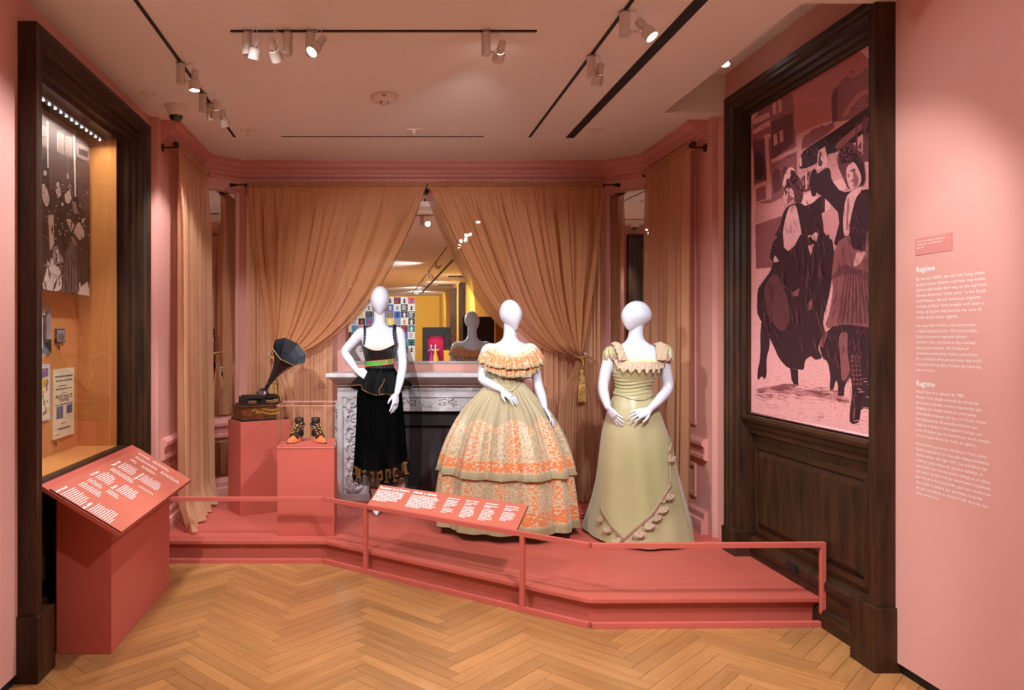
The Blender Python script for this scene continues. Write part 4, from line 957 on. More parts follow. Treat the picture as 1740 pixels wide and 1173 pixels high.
def pep(u, v, off=0.0):
    a = 2*pi*u; z = lerp(1.305, hem_p(a), v); fl_ = sstep(0, 1, v) * .6 + .4 * v
    rx = lerp(.114, .222 + .045 * ruff(a, 4, 9), fl_); ry = lerp(.094, .19 + .048 * ruff(a, 4, 9), fl_)
    return Vector((B0[0] + (rx + off) * cos(a), B0[1] + (ry + off) * sin(a), z))
cloth('peplum', pep, 220, 14, 'black_cloth', mk)
cloth('peplum_lining', lambda u, v: pep(u + .02, v * .9, -.012) - Vector((0, 0, .035 * v)), 160, 10, 'black_sheer', mk)
MB().tube([pep(i / 200, 1, .003) for i in range(201)], [.0042 + .0014 * (i % 2) for i in range(201)], 6).build('gold_braid', 'gold_trim', mk, smooth=True)
q = [pep(.755 + .045 * t_ * (1 - .3 * t_) - .03 * sin(t_ * 4) * (1 - t_), .99 - .62 * t_ + .12 * max(0, t_ - .75), .006) for t_ in [i / 30 for i in range(31)]]
MB().tube(q, [.0042 + .0014 * (i % 2) for i in range(31)], 6).build('gold_braid', 'gold_trim', mk, smooth=True)
def shawl(u, v):
    pts = [(0, .125, .03, 1.642, .035), (.25, .205, .02, 1.47, .055), (.5, .262, .0, 1.22, .085), (.75, .29, -.01, .95, .10), (1, .28, -.03, .36, .11)]
    x, y, z, wd = interp([(p[0], p[1], p[2], p[3], p[4]) for p in pts], v)
    return Vector((B0[0] + x + (u - .5) * wd, B0[1] + y + .03 * sin(u * 17 + v * 2) + .05 * (u - .5), z))
cloth('gauze_shawl', shawl, 40, 50, 'black_gauze', mk)

# ---------------------------------------------------------------- orange flowered ball gown
O0 = (.963, 5.55)
mo = thing('mannequin', 'white mannequin in a wide orange flowered ball gown with bare shoulders', 'mannequin', (O0[0] - .03, O0[1], PT))
TO = [(1.0, -.035, 0, .15, .12), (1.1, -.037, 0, .14, .11), (1.18, -.04, 0, .118, .094), (1.235, -.04, 0, .106, .086), (1.30, -.03, -.005, .126, .102), (1.36, -.018, -.012, .148, .114), (1.42, -.006, 0, .16, .092), (1.465, 0, .006, .158, .074), (1.497, 0, .01, .118, .06), (1.522, 0, .01, .07, .054), (1.56, .0, .006, .05, .05), (1.65, 0, 0, .047, .05)]
mb = MB(); loft(mb, TO, O0)
egg(mb, (O0[0] + .002, O0[1] - .015, 1.71), .152, .2, .232, (R(-5), R(-9), R(24)), .5)
W = lambda x, y, z: (O0[0] + x, O0[1] + y, z)
limb(mb, [W(-.11, .005, 1.458), W(-.168, .005, 1.448), W(-.19, .0, 1.34), W(-.205, -.01, 1.245), W(-.15, -.10, 1.205), W(-.088, -.175, 1.172)], [.045, .046, .04, .035, .032, .022])
hand(mb, W(-.088, -.175, 1.172), (.62, -.42, -.5), (-.35, .55, -.75), -1, .95, .3, .12)
limb(mb, [W(.11, .005, 1.458), W(.165, .005, 1.448), W(.182, .0, 1.33), W(.2, -.02, 1.205), W(.213, -.09, 1.12), W(.222, -.145, 1.048)], [.045, .046, .04, .035, .032, .022])
hand(mb, W(.222, -.145, 1.048), (.48, -.42, -.85), (-.8, .3, -.4), 1, .95, .4, .12)
obj('body', remeshed(mb), 'mannequin_white', mo)

def flower_silk(name, edge, amp, arches, cells, hemlo, hemhi, base=(166, 150, 116)):
    m = bpy.data.materials.new(name); m.use_nodes = True; nt = m.node_tree; b = nt.nodes['Principled BSDF']; N = nt.nodes.new; L = nt.links.new
    def math_(op, a, b_=None, clamp=False):
        n = N('ShaderNodeMath'); n.operation = op; n.use_clamp = clamp
        for i, x in enumerate((a, b_)):
            if x is None: continue
            if isinstance(x, (int, float)): n.inputs[i].default_value = x
            else: L(x, n.inputs[i])
        return n.outputs[0]
    tc = N('ShaderNodeTexCoord'); sp = N('ShaderNodeSeparateXYZ'); L(tc.outputs['UV'], sp.inputs[0]); U = sp.outputs['X']; V = math_('SUBTRACT', 1.0, sp.outputs['Y'])
    ph = math_('ABSOLUTE', math_('SINE', math_('MULTIPLY', U, pi * arches)))                   # 0 at arch edges, 1 in the middle
    e = math_('SUBTRACT', edge + amp, math_('MULTIPLY', ph, amp))
    nz = N('ShaderNodeTexNoise'); nz.inputs['Scale'].default_value = 34; mpn = N('ShaderNodeMapping'); mpn.inputs['Scale'].default_value = (cells[0] / cells[1] * 1.25, 1, 1); L(tc.outputs['UV'], mpn.inputs['Vector']); L(mpn.outputs['Vector'], nz.inputs['Vector'])
    inside = math_('MULTIPLY', math_('SUBTRACT', math_('ADD', V, math_('MULTIPLY', math_('SUBTRACT', nz.outputs['Fac'], .5), .05)), e), 60, True)
    mp = N('ShaderNodeMapping'); mp.inputs['Scale'].default_value = (cells[0], cells[1], 1); L(tc.outputs['UV'], mp.inputs['Vector'])
    vo = N('ShaderNodeTexVoronoi'); vo.inputs['Scale'].default_value = 1; vo.voronoi_dimensions = '2D'; L(mp.outputs['Vector'], vo.inputs['Vector'])
    # hanging sprays: denser along the middle of each arch and along its rim, and in the border above the hem
    mid = math_('POWER', ph, 3.0); rim = math_('MULTIPLY', math_('SUBTRACT', 1.0, math_('MULTIPLY', math_('ABSOLUTE', math_('SUBTRACT', ph, .45)), 7.0), True), .8)
    rim2 = math_('SUBTRACT', 1.0, math_('MULTIPLY', math_('ABSOLUTE', math_('SUBTRACT', V, math_('ADD', e, .03))), 22), True)
    bd = math_('MULTIPLY', math_('MULTIPLY', math_('SUBTRACT', V, hemlo), 18, True), math_('MULTIPLY', math_('SUBTRACT', hemhi, V), 40, True))
    nz2 = N('ShaderNodeTexNoise'); nz2.inputs['Scale'].default_value = 12; L(mpn.outputs['Vector'], nz2.inputs['Vector'])
    dens = math_('ADD', math_('MAXIMUM', math_('MAXIMUM', math_('MULTIPLY', mid, .75), rim), math_('MAXIMUM', bd, math_('MULTIPLY', rim2, .7))), math_('MULTIPLY', math_('SUBTRACT', nz2.outputs['Fac'], .55), 1.5))
    thr = math_('MULTIPLY', dens, .66)
    fl_ = math_('MULTIPLY', math_('MULTIPLY', math_('SUBTRACT', thr, vo.outputs['Distance']), 9, True), inside)
    fl_ = math_('MULTIPLY', fl_, math_('MULTIPLY', math_('SUBTRACT', hemhi + .01, V), 60, True))
    lace_ = math_('MULTIPLY', math_('MULTIPLY', inside, math_('MULTIPLY', math_('SUBTRACT', hemhi + .01, V), 60, True)), math_('MULTIPLY', math_('SUBTRACT', math_('ADD', nz.outputs['Fac'], math_('MULTIPLY', dens, .25)), .42), 5, True))
    m1 = N('ShaderNodeMix'); m1.data_type = 'RGBA'; m1.inputs['A'].default_value = (*lin(base), 1); m1.inputs['B'].default_value = (*lin((208, 182, 150)), 1); L(math_('MULTIPLY', lace_, .85), m1.inputs['Factor'])
    m2 = N('ShaderNodeMix'); m2.data_type = 'RGBA'; L(m1.outputs['Result'], m2.inputs['A'])
    cr = N('ShaderNodeMix'); cr.data_type = 'RGBA'; cr.inputs['A'].default_value = (*lin((204, 100, 42)), 1); cr.inputs['B'].default_value = (*lin((220, 136, 80)), 1); L(nz2.outputs['Fac'], cr.inputs['Factor'])
    L(cr.outputs['Result'], m2.inputs['B']); L(fl_, m2.inputs['Factor']); L(m2.outputs['Result'], b.inputs['Base Color'])
    b.inputs['Roughness'].default_value = .42; b.inputs['Sheen Weight'].default_value = .3; b.inputs['Specular IOR Level'].default_value = .4
    MATS[name] = m
flower_silk('flower_silk_upper', .40, .09, 9, (176, 42), .78, .935)
flower_silk('flower_silk_lower', .10, .12, 14, (180, 28), .62, .88)
flower_silk('flower_ruffle', .06, .10, 22, (96, 6), .25, .85)
mat('tan_silk', (166, 150, 114), .4, sheen=.3, var=((148, 132, 96), 6, .35, .65))
mat('tan_silk_light', (214, 200, 160), .45)
OS = (O0[0] - .033, O0[1])
SO = [(1.245, 0, 0, .108, .088), (1.2, 0, 0, .135, .112), (1.15, 0, 0, .175, .15), (1.0, 0, 0, .315, .275), (.782, 0, 0, .425, .38), (.58, .0, 0, .488, .44), (.2, .0, 0, .54, .475), (.1, 0, 0, .55, .48)]
def osk(u, v, z0, z1, amp, off=0.0, seed=15, n=13):
    a = 2*pi*u + pi/2; z = lerp(z0, z1 + .018 * cos(a) * 0, v); k = sstep(1.22, .75, z)
    f = ruff(a, seed, n) ; f = abs(f) ** .7 * (1 if f > 0 else -1); f2 = ruff(a, seed + 1, n * 2.3)
    return shell(SO, OS, z, a, off + amp * k * f + .35 * amp * k * f2 + .006 * (1 - k) * sin(a * 40) * sstep(1.26, 1.2, z))
cloth('upper_skirt', lambda u, v: osk(u, v, 1.245, .575, .032, .012), 420, 56, 'flower_silk_upper', mo)
cloth('lower_skirt', lambda u, v: osk(u, lerp(0, 1, v), .66, .205, .032, -.012, 15, 13), 420, 26, 'flower_silk_lower', mo)
cloth('hem_band', lambda u, v: osk(u, v, .592, .572, .032, .016), 420, 2, 'tan_silk', mo)
cloth('hem_band', lambda u, v: osk(u, v, .245, .2, .032, -.009), 420, 2, 'tan_silk', mo)
def obod(u, v):
    a = 2*pi*u + pi/2; zb = 1.235 - .075 * max(0, -sin(a)) ** 14; z = lerp(1.40, zb, v); p = shell(TO, O0, max(z, 1.225), a, .010); p.z = z
    if z < 1.225: p = shell(SO, OS, z, a, .022)
    return p
cloth('bodice', obod, 160, 20, 'tan_silk', mo)
for sg in (-1, 1):
    MB().tube([shell(SO if t_ > .3 else TO, OS if t_ > .3 else O0, 1.245 - .085 * t_, -pi/2 + sg * (.75 * (1 - t_) + .02), .020) for t_ in [i / 14 for i in range(15)]], .0035, 6).build('waist_piping', 'tan_silk_light', mo, smooth=True)
    MB().tube([shell(SO, OS, 1.232 - .02 * t_, -pi/2 - 1.0 - .5 * t_ + .3 * (sg > 0), .02) for t_ in [i / 8 for i in range(9)]], .004, 6).build('waist_piping', 'tan_silk_light', mo, smooth=True)
OB = (O0[0] + .002, O0[1] + .002)
def ztop(a): return 1.418 + .078 * abs(cos(a)) ** 1.7
def bertha(u, v, drop, r1, seed, side, top=.0):
    a = 2*pi*u + pi/2; z0 = ztop(a) - top; f = max(0, -sin(a))
    z1 = 1.372 - drop * (f ** 1.3 if sin(a) < 0 else .6 * abs(sin(a))) - side * abs(cos(a))
    z = lerp(z0, z1, v); q = sin(v * pi / 2)
    rx = lerp(.163 + .028 * top, r1, q); ry = lerp(.094 + .1 * top, r1 * .66, q)
    w_ = (.003 + .013 * v) * ruff(a, seed, 30) + .004 * (1 - v) * sin(a * 60)
    return Vector((OB[0] + (rx + w_) * cos(a), OB[1] - .006 + (ry + w_) * sin(a), z + .005 * v * ruff(a, seed + 2, 24)))
cloth('ruffle', lambda u, v: bertha(u, v, .11, .222, 31, .012, .055), 420, 16, 'flower_ruffle', mo)
cloth('ruffle', lambda u, v: bertha(u, v, .052, .236, 33, -.004), 420, 14, 'flower_ruffle', mo)
cloth('neck_frill', lambda u, v: bertha(u, v * .16 - .02, .052, .262, 35, 0), 420, 3, 'tan_silk_light', mo)
for dr_, r1, sd, sd_side, tp in ((.11, .224, 31, .012, .055), (.052, .238, 33, -.004, 0)):
    cloth('ruffle_fringe', lambda u, v: bertha(u, .965 + .05 * v, dr_, r1 + .003, sd, sd_side, tp), 420, 2, 'tan_silk', mo)

# ---------------------------------------------------------------- green evening dress
N0 = (1.79, 5.20)
mg = thing('mannequin', 'white mannequin in a pale green trained evening dress with lace collar', 'mannequin', (N0[0], N0[1], PT))
TG = [(1.0, -.035, 0, .16, .13), (1.1, -.04, 0, .14, .112), (1.18, -.041, 0, .106, .086), (1.25, -.036, -.004, .122, .1), (1.32, -.028, -.014, .148, .12), (1.38, -.02, -.008, .158, .108), (1.44, -.016, .002, .165, .082), (1.478, -.016, .008, .14, .066), (1.505, -.018, .01, .09, .056), (1.53, -.02, .008, .062, .05), (1.57, -.02, .004, .05, .048), (1.64, -.016, 0, .048, .05)]
mb = MB(); loft(mb, TG, N0)
egg(mb, (N0[0] - .016, N0[1] - .005, 1.692), .158, .232, .216, (R(-12), R(4), R(-66)), .42, .26)
W = lambda x, y, z: (N0[0] + x, N0[1] + y, z)
limb(mb, [W(-.12, .005, 1.44), W(-.185, .0, 1.425), W(-.228, -.005, 1.32), W(-.252, -.02, 1.21), W(-.25, -.05, 1.14), W(-.24, -.085, 1.075)], [.045, .046, .04, .035, .032, .022])
hand(mb, W(-.24, -.085, 1.075), (.38, -.35, -.62), (.75, .3, .1), -1, .95, .35, .12)
limb(mb, [W(.09, .005, 1.44), W(.155, .0, 1.425), W(.19, .01, 1.31), W(.2, .0, 1.2), W(.11, -.095, 1.13), W(.015, -.165, 1.066)], [.045, .046, .04, .036, .033, .022])
hand(mb, W(.015, -.165, 1.066), (-.82, -.2, -.26), (.1, .65, -.55), 1, .95, .3, .12)
obj('body', remeshed(mb), 'mannequin_white', mg)
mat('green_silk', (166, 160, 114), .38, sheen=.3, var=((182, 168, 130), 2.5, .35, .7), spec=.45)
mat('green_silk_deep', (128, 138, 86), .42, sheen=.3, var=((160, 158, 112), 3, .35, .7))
mat('lace', (212, 186, 160), .8, var=((176, 146, 118), 150, .4, .6), bump=(260, .6))
mat('peach_frill', (246, 212, 156), .8)
mat('braid', (188, 154, 126), .7, var=((140, 104, 80), 160, .4, .6))
SG = [(1.2, -.041, 0, .108, .088), (1.15, -.04, 0, .128, .105), (1.08, -.036, .005, .16, .135), (1.0, -.03, .01, .186, .158), (.87, -.02, .02, .222, .19), (.4, .03, .07, .297, .27), (.15, .046, .085, .345, .335)]
def gsk(u, v, off=0.0):
    a = 2*pi*u + pi/2; z = lerp(1.17, .157, v); bk = sstep(-.25, 1.0, sin(a)); lo = sstep(.75, .14, z)
    cx, cy, rx, ry = interp(SG, z); f = .020 * v * ruff(a, 51, 7) + .018 * lo * bk * ruff(a, 52, 12) + .010 * v * max(0, cos(a)) * sin(a * 9 + 1)
    rx2 = rx + off + f + (.12 if cos(a) > 0 else .03) * bk * lo * lo; ry2 = ry + off + f + .34 * bk * lo * lo + .04 * bk
    return Vector((min(N0[0] + cx + rx2 * cos(a), 2.19), N0[1] + cy + ry2 * sin(a), z))
gs = cloth('skirt', gsk, 300, 60, 'green_silk', mg)
# deeper green side breadth
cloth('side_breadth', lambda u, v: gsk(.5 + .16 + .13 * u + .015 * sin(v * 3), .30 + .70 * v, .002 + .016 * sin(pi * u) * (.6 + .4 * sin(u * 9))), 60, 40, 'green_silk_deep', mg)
def train(u, v):
    a = lerp(R(22), R(118), u); r_ = lerp(.26, lerp(.60, .70, u) + .04 * sin(u * 13), v); x = N0[0] + .05 + r_ * .95 * cos(a) ; y = N0[1] + .10 + r_ * .92 * sin(a)
    z = PT + .012 + .11 * (1 - v) ** 2 + (.03 + .035 * (1 - v)) * abs(sin(u * 17)) * sstep(1.02, .6, v) + .012 * abs(sin(u * 40)) * (1 - v)
    return Vector((min(x, (2.325 if y < 5.39 else 2.13) - .02 * abs(sin(u * 30))), y, z))
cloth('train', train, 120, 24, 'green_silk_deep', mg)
def gtop(a):
    f = -sin(a); return 1.488 - .102 * sstep(.22, .72, f)
def gbod(u, v):
    a = 2*pi*u + pi/2; z = lerp(gtop(a), 1.155 - .03 * max(0, -sin(a)) ** 4, v); k = sstep(.45, .62, v) * sstep(1.0, .85, v)
    return shell(TG if z > 1.19 else SG, N0, z, a, .009 + .004 * k * (1 + sin(z * 260 + 3 * sin(a * 2))) + .002 * ruff(a, 61, 16) * (1 - k))
cloth('bodice', gbod, 200, 60, 'green_silk', mg)
cloth('neck_frill', lambda u, v: shell(TG, N0, lerp(gtop(-pi/2 - 1.15 + 2.3 * u) + .016 + .004 * sin(u * 70), gtop(-pi/2 - 1.15 + 2.3 * u) - .02, v), -pi/2 - 1.15 + 2.3 * u, .006 + .004 * sin(u * 95) + .004 * v), 160, 6, 'peach_frill', mg)
def collar(u, v):
    a = 2*pi*u + pi/2; pts = abs(((u * 22) % 1) - .5) * 2; z0 = gtop(a) - .004; z1 = z0 - .045 - .032 * (1 - pts); z = lerp(z0, z1, v)
    rx = lerp(.006, .022, v); return shell(TG, N0, z, a, .010 + rx + .004 * sin(a * 44) * v)
cloth('lace_collar', collar, 330, 8, 'lace', mg)
for sg, px_, pz, sz in ((-1, -.186, 1.428, 1.0), (1, .158, 1.434, 1.2)):
    def cap(u, v, sg=sg, px_=px_, pz=pz, sz=sz):
        a = 2*pi*u; th_ = v * 1.9; w_ = (.003 + .010 * v) * ruff(a, 71 + sg, 11); r_ = .058 * sz + w_
        p = Vector((sin(th_) * cos(a) * r_, sin(th_) * sin(a) * r_ * 1.15, cos(th_) * .062 * sz + .006 * v * ruff(a, 75, 13)))
        return Vector(W(px_, .0, pz)) + Euler((0, sg * .35, 0)).to_matrix() @ p
    s_ = cloth('sleeve_puff', cap, 110, 14, 'green_silk', mg)
    cloth('sleeve_lace', lambda u, v: cap(u, .80 + .32 * v) + Vector((cos(2*pi*u), sin(2*pi*u), 0)) * (.006 + .004 * sin(u * 130)), 160, 5, 'lace', s_)
    def strap_lace(u, v, sg=sg, px_=px_):
        z = lerp(1.385, 1.50, sin(u * pi) ** .7); y = lerp(-.105, .085, u); x = px_ - sg * lerp(.075, .012, v) * 1 + sg * .02 * sin(u * pi)
        return Vector(W(x, y - .012 * v, z + .012 * sin(v * 3.1) + .006 * sin(u * 55 + v * 9) + .006 * v * sin(u * 80)))
    cloth('shoulder_frill', strap_lace, 90, 8, 'lace', s_)
# braid and shell lace laid on the skirt
from mathutils.bvhtree import BVHTree
bv = BVHTree.FromPolygons([world_of(gs) @ v.co for v in gs.data.vertices], [tuple(p.vertices) for p in gs.data.polygons])
def drape(x, y, off):
    """where the line of sight through a point of the trim meets the skirt: the trim lies on that surface"""
    o = Vector((0, 0, EYE)); d = Vector(((x - PX) / FPX, 1, -(y - PY) / FPX)).normalized(); h, n, _, _ = bv.ray_cast(o, d)
    if h is None: return None
    if n.dot(d) > 0: n = -n
    return h + n * off, n
def braid_line(pts, n):
    q = []
    for i in range(n + 1):
        t_ = i / n * (len(pts) - 1); k = min(int(t_), len(pts) - 2); f = t_ - k
        r_ = drape(lerp(pts[k][0], pts[k+1][0], f), lerp(pts[k][1], pts[k+1][1], f), .012)
        if r_: q.append(r_[0])
    MB().tube(q, [.005 + .0025 * (i % 2) for i in range(len(q))], 7).build('braid', 'braid', mg, smooth=True)
    MB().tube([p + Vector((0, -.002, -.013)) for p in q], [.0035 + .0012 * ((i + 1) % 2) for i in range(len(q))], 6).build('braid', 'braid', mg, smooth=True)
braid_line([(1023, 862), (1040, 893), (1061, 917), (1080, 900), (1105, 874), (1123, 848), (1138, 822)], 90)
braid_line([(1137, 822), (1136, 800), (1135, 770)], 26); braid_line([(1134, 768), (1139, 752), (1143, 742)], 16)
def lace_band(pts, n, w0, w1):
    rows = []
    for i in range(n + 1):
        t_ = i / n * (len(pts) - 1); k = min(int(t_), len(pts) - 2); f = t_ - k; x, y = lerp(pts[k][0], pts[k+1][0], f), lerp(pts[k][1], pts[k+1][1], f); e = (w0 + (w1 - w0) * abs(sin(i / n * pi * 5.5)))
        row = [drape(x + e * q * .25, y + e * q, .009 + .003 * (i % 2)) for q in (0, .33, .66, 1)]
        if all(row): rows.append([r_[0] for r_ in row])
    MB().add([p for r_ in rows for p in r_], [(i*4+j, (i+1)*4+j, (i+1)*4+j+1, i*4+j+1) for i in range(len(rows)-1) for j in range(3)]).build('lace_band', 'lace', mg, smooth=True, fix=False)
lace_band([(1023, 862), (1040, 893), (1060, 916)], 44, 4, 11); lace_band([(1063, 917), (1080, 900), (1105, 874), (1123, 848), (1137, 824)], 80, 4, 12); lace_band([(1134, 768), (1139, 752), (1142, 744)], 20, 5, 14)
def fan(x, y, ang, L):
    r0 = drape(x, y, .012)
    if not r0: return
    p, n = r0; dn = Vector((cos(ang), 0, sin(ang))); dn = (dn - n * dn.dot(n)).normalized(); sd = n.cross(dn); vs = []; fs = []; K = 10
    for i in range(K + 1):
        a = lerp(-.85, .85, i / K)
        for j, rr in enumerate((.15, .6, .92, 1.0)):
            w_ = 1 + (.09 if j == 3 and i % 2 else 0); vs.append(p + (dn * cos(a) + sd * sin(a)) * L * rr * w_ + n * (.004 + .004 * (i % 2) + (.004 if j >= 2 else 0)))
    for i in range(K):
        for j in range(3): fs.append((i*4+j, (i+1)*4+j, (i+1)*4+j+1, i*4+j+1))
    f = MB().add(vs, fs).build('shell_lace', 'lace', mg, smooth=True, fix=False)
    MB().tube([vs[i*4+2] for i in range(K + 1)], .0035, 6).build('cord_edge', 'braid', f, smooth=True)
for x, y, an_ in ((1024, 874, -1.3), (1034, 892, -1.25), (1046, 910, -1.2), (1072, 914, -1.5), (1086, 900, -1.35), (1099, 886, -1.3), (1111, 872, -1.25), (1122, 858, -1.2), (1133, 836, -1.3), (1135, 772, -1.2), (1141, 756, -1.0)): fan(x, y, an_, .055)
# ================================================================== phonograph on the tall pedestal
wood('oak_box', (58, 28, 12), (122, 66, 30), .35, (2, 14, 14), coat=.3)
mat('iron_black', (20, 18, 18), .35, spec=.5, coat=.3); mat('horn_black', (46, 48, 56), .36, .35, coat=.2); mat('gold_paint', (168, 124, 52), .5, .4)
ph = thing('phonograph', 'antique phonograph with wooden box and black faceted horn', 'phonograph', gp(.22, .15, .88))
def gbox(a0, a1, b0, b1, z0, z1, name, m, par=ph, bev=.003):
    return MB().prism([gp(a0, b0, 0), gp(a1, b0, 0), gp(a1, b1, 0), gp(a0, b1, 0)], z0, z1).build(name, m, par, bevel=bev)
gbox(.012, .418, .012, .255, .88, .893, 'base_moulding', 'iron_black'); gbox(.018, .412, .018, .249, .893, .905, 'base_moulding', 'oak_box')
bx_ = gbox(.03, .40, .03, .238, .905, .992, 'case_box', 'oak_box')
gbox(.02, .41, .02, .248, .992, 1.004, 'lid_edge', 'oak_box'); gbox(.045, .385, .045, .225, 1.004, 1.016, 'bed_plate', 'iron_black')
# gilt banner on the front face
gm = MB()
for k in range(3):
    def ribbon(u, v, k=k):
        a = lerp((.10, .13, .19)[k], (.20, .36, .38)[k], u); z = (.955, .93, .962)[k] + .014 * sin(u * 5 + k) + (.012, .018, .012)[k] * (v - .5) * (1 if abs(u - .5) < .46 else .3) + .02 * u * (1 if k else 0); return gp(a, .0288, z)
    gm.grid(ribbon, 26, 2)
gm.build('gilt_banner', 'gold_paint', bx_, fix=False)
dm = MB()
for i in range(9): dm.add([gp(.15 + i * .022, .0284, .927 + .004 * sin(i * .9) + i * .0023), gp(.163 + i * .022, .0284, .928 + .004 * sin(i * .9) + i * .0023), gp(.163 + i * .022, .0284, .934 + .004 * sin(i * .9) + i * .0023), gp(.15 + i * .022, .0284, .933 + .004 * sin(i * .9) + i * .0023)], [(0, 1, 2, 3)])
dm.build('gilt_banner_marks', 'oak_box', bx_, fix=False)
gbox(.06, .095, .07, .20, 1.016, 1.07, 'end_support', 'iron_black'); gbox(.215, .245, .07, .20, 1.016, 1.085, 'end_support', 'iron_black')
MB().tube([gp(.09, .10, 1.06), gp(.225, .10, 1.06)], .024, 16).build('record_cylinder', 'iron_black', ph)
MB().tube([gp(.07, .08, 1.086), gp(.24, .08, 1.086)], .006, 8).build('guide_rod', 'chrome', ph)
MB().tube([gp(.07, .16, 1.075), gp(.37, .16, 1.075)], .008, 8).build('feed_screw', 'iron_black', ph)
hb = [gp(.225 + .045 * cos(a), .10, 1.075 + .05 * sin(a)) for a in [pi * i / 14 for i in range(15)]]
MB().tube(hb, .011, 10).build('carrier_arch', 'iron_black', ph, smooth=True)
MB().lathe([(.03, -.014), (.033, 0), (.026, .014)], gp(.235, .085, 1.09), 18, ex).build('reproducer', 'chrome', ph)
MB().lathe([(.022, 0), (.026, .01), (.026, .06), (.018, .075), (.018, .10), (.012, .104)], gp(.265, .12, 1.06), 18, ex).build('motor_drum', 'iron_black', ph, smooth=False)
MB().tube([gp(.365, .12, 1.06), gp(.385, .12, 1.06), gp(.387, .12, 1.02), gp(.392, .10, 1.018)], .005, 8).build('crank', 'iron_black', ph)
T0 = gp(.235, .095, 1.105); AX = Vector((.50, -.53, .69)).normalized()
HP = [(.010, 0), (.012, .03), (.017, .10), (.026, .18), (.042, .26), (.064, .33), (.092, .395), (.122, .445), (.150, .485)]
hu = AX.cross(Vector((0, 0, 1))).normalized(); hv = hu.cross(AX)
def hring(r_, h, n=8, ph_=R(12)): return [T0 + AX * h + (hu * cos(2*pi*k/n + ph_) + hv * sin(2*pi*k/n + ph_)) * r_ for k in range(n)]
hvs = [p for r_, h in HP for p in hring(r_, h)]; hfs = [(i*8+k, i*8+(k+1) % 8, (i+1)*8+(k+1) % 8, (i+1)*8+k) for i in range(len(HP)-1) for k in range(8)]
hn = MB().add(hvs, hfs).build('horn', 'horn_black', ph, fix=False, solid=.002)
MB().tube(hring(.1505, .4855) + hring(.1505, .4855)[:1], .0022, 6).build('gilt_rim', 'gold_paint', hn)
MB().lathe([(.0135, .105), (.0195, .108), (.0195, .116), (.018, .12)], T0, 12, AX).build('coupling', 'brass', hn)

# ================================================================== strapped boots under the acrylic cover
mat('orange_suede', (216, 108, 56), .8, sheen=.3); mat('boot_black', (26, 19, 18), .6); mat('gold_bead', (190, 150, 80), .3, .8)
def boot(loc, ang, label):
    t = thing('ankle_boot', label, 'boot', loc, 0, 'strapped boots under the cover')
    c, s_ = cos(ang), sin(ang); P = lambda x, y, z: Vector((loc[0] + x*c - y*s_, loc[1] + x*s_ + y*c, loc[2] + z))
    fw = [(-.075, .004, .012), (-.06, .022, .03), (-.03, .026, .034), (.0, .027, .033), (.04, .034, .034), (.075, .036, .03), (.105, .028, .024), (.128, .014, .017), (.137, .003, .012)]   # x, half width, height of the last
    lift = lambda x: .045 * sstep(.05, -.05, x)
    sl = MB(); sl.grid(lambda u, v: P(fw[0][0] + (fw[-1][0]-fw[0][0]) * u, (v - .5) * 2 * interp(fw, fw[0][0] + (fw[-1][0]-fw[0][0]) * u)[0], lift(fw[0][0] + (fw[-1][0]-fw[0][0]) * u) + .003), 24, 4)
    sl.build('sole', 'boot_black', t, solid=.005, fix=False)
    def vamp(u, v):
        x = lerp(.03, .137, u); w_, h_ = interp(fw, x); a = pi * v; return P(x - .035 * (1-u) * abs(cos(a)) , w_ * cos(a), lift(x) + .004 + (h_ + .02 * (1-u)) * sin(a))
    MB().grid(vamp, 18, 16).build('toe_cap', 'orange_suede', t, smooth=True, fix=False)
    def quarter(u, v):
        a = lerp(R(62), R(298), u); w_ = .029 - .004 * v; x = -.042 + .036 * cos(a) * (1 - .15*v); return P(x, w_ * sin(a), lerp(.042, .085 - .018 * abs(cos(a/2)) * 0, v))
    MB().grid(quarter, 20, 6).build('heel_counter', 'boot_black', t, smooth=True, fix=False, solid=.002)
    MB().lathe([(.026, .172), (.030, .17), (.031, .155), (.029, .138), (.027, .132)], P(-.035, 0, 0), 20, cap=False).build('ankle_cuff', 'boot_black', t, smooth=True, solid=.004)
    for k, (x0, x1, z0, z1) in enumerate(((.035, -.02, .03, .075), (.02, -.045, .045, .10), (0, -.06, .055, .118), (-.02, -.06, .06, .13), (.05, .0, .03, .06))):
        for sg in (-1, 1):
            pts = []
            for i in range(9):
                u = i / 8; x = lerp(x0, x1, u); yy = sg * .031 * cos(pi * u) * (1 if k < 3 else .95); z = lerp(z0, z1, u) + .02 * sin(pi * u); pts.append(P(x + .03 * sin(pi * u), yy, z))
            MB().tube(pts, .0055, 7).build('strap', 'boot_black', t, smooth=True)
        bd = MB()
        for i in (2, 4, 6):
            u = i / 8; bd.ball(P(lerp(x0, x1, u) + .036 * sin(pi*u), .012 * (i - 4), lerp(z0, z1, u) + .026), .0075, 8, 6)
        bd.build('gilt_beads', 'gold_bead', t, smooth=True)['kind'] = 'stuff'
    MB().tube([P(-.055, 0, .046), P(-.054, 0, .03), P(-.05, 0, .014), P(-.053, 0, 0)], [.024, .013, .008, .010], 12).build('heel', 'boot_black', t, smooth=True)
boot((-.607, 5.535, .782), R(-112), 'orange and black strapped boot pointing left under the cover')
boot((-.455, 5.535, .782), R(-62), 'orange and black strapped boot pointing right under the cover')
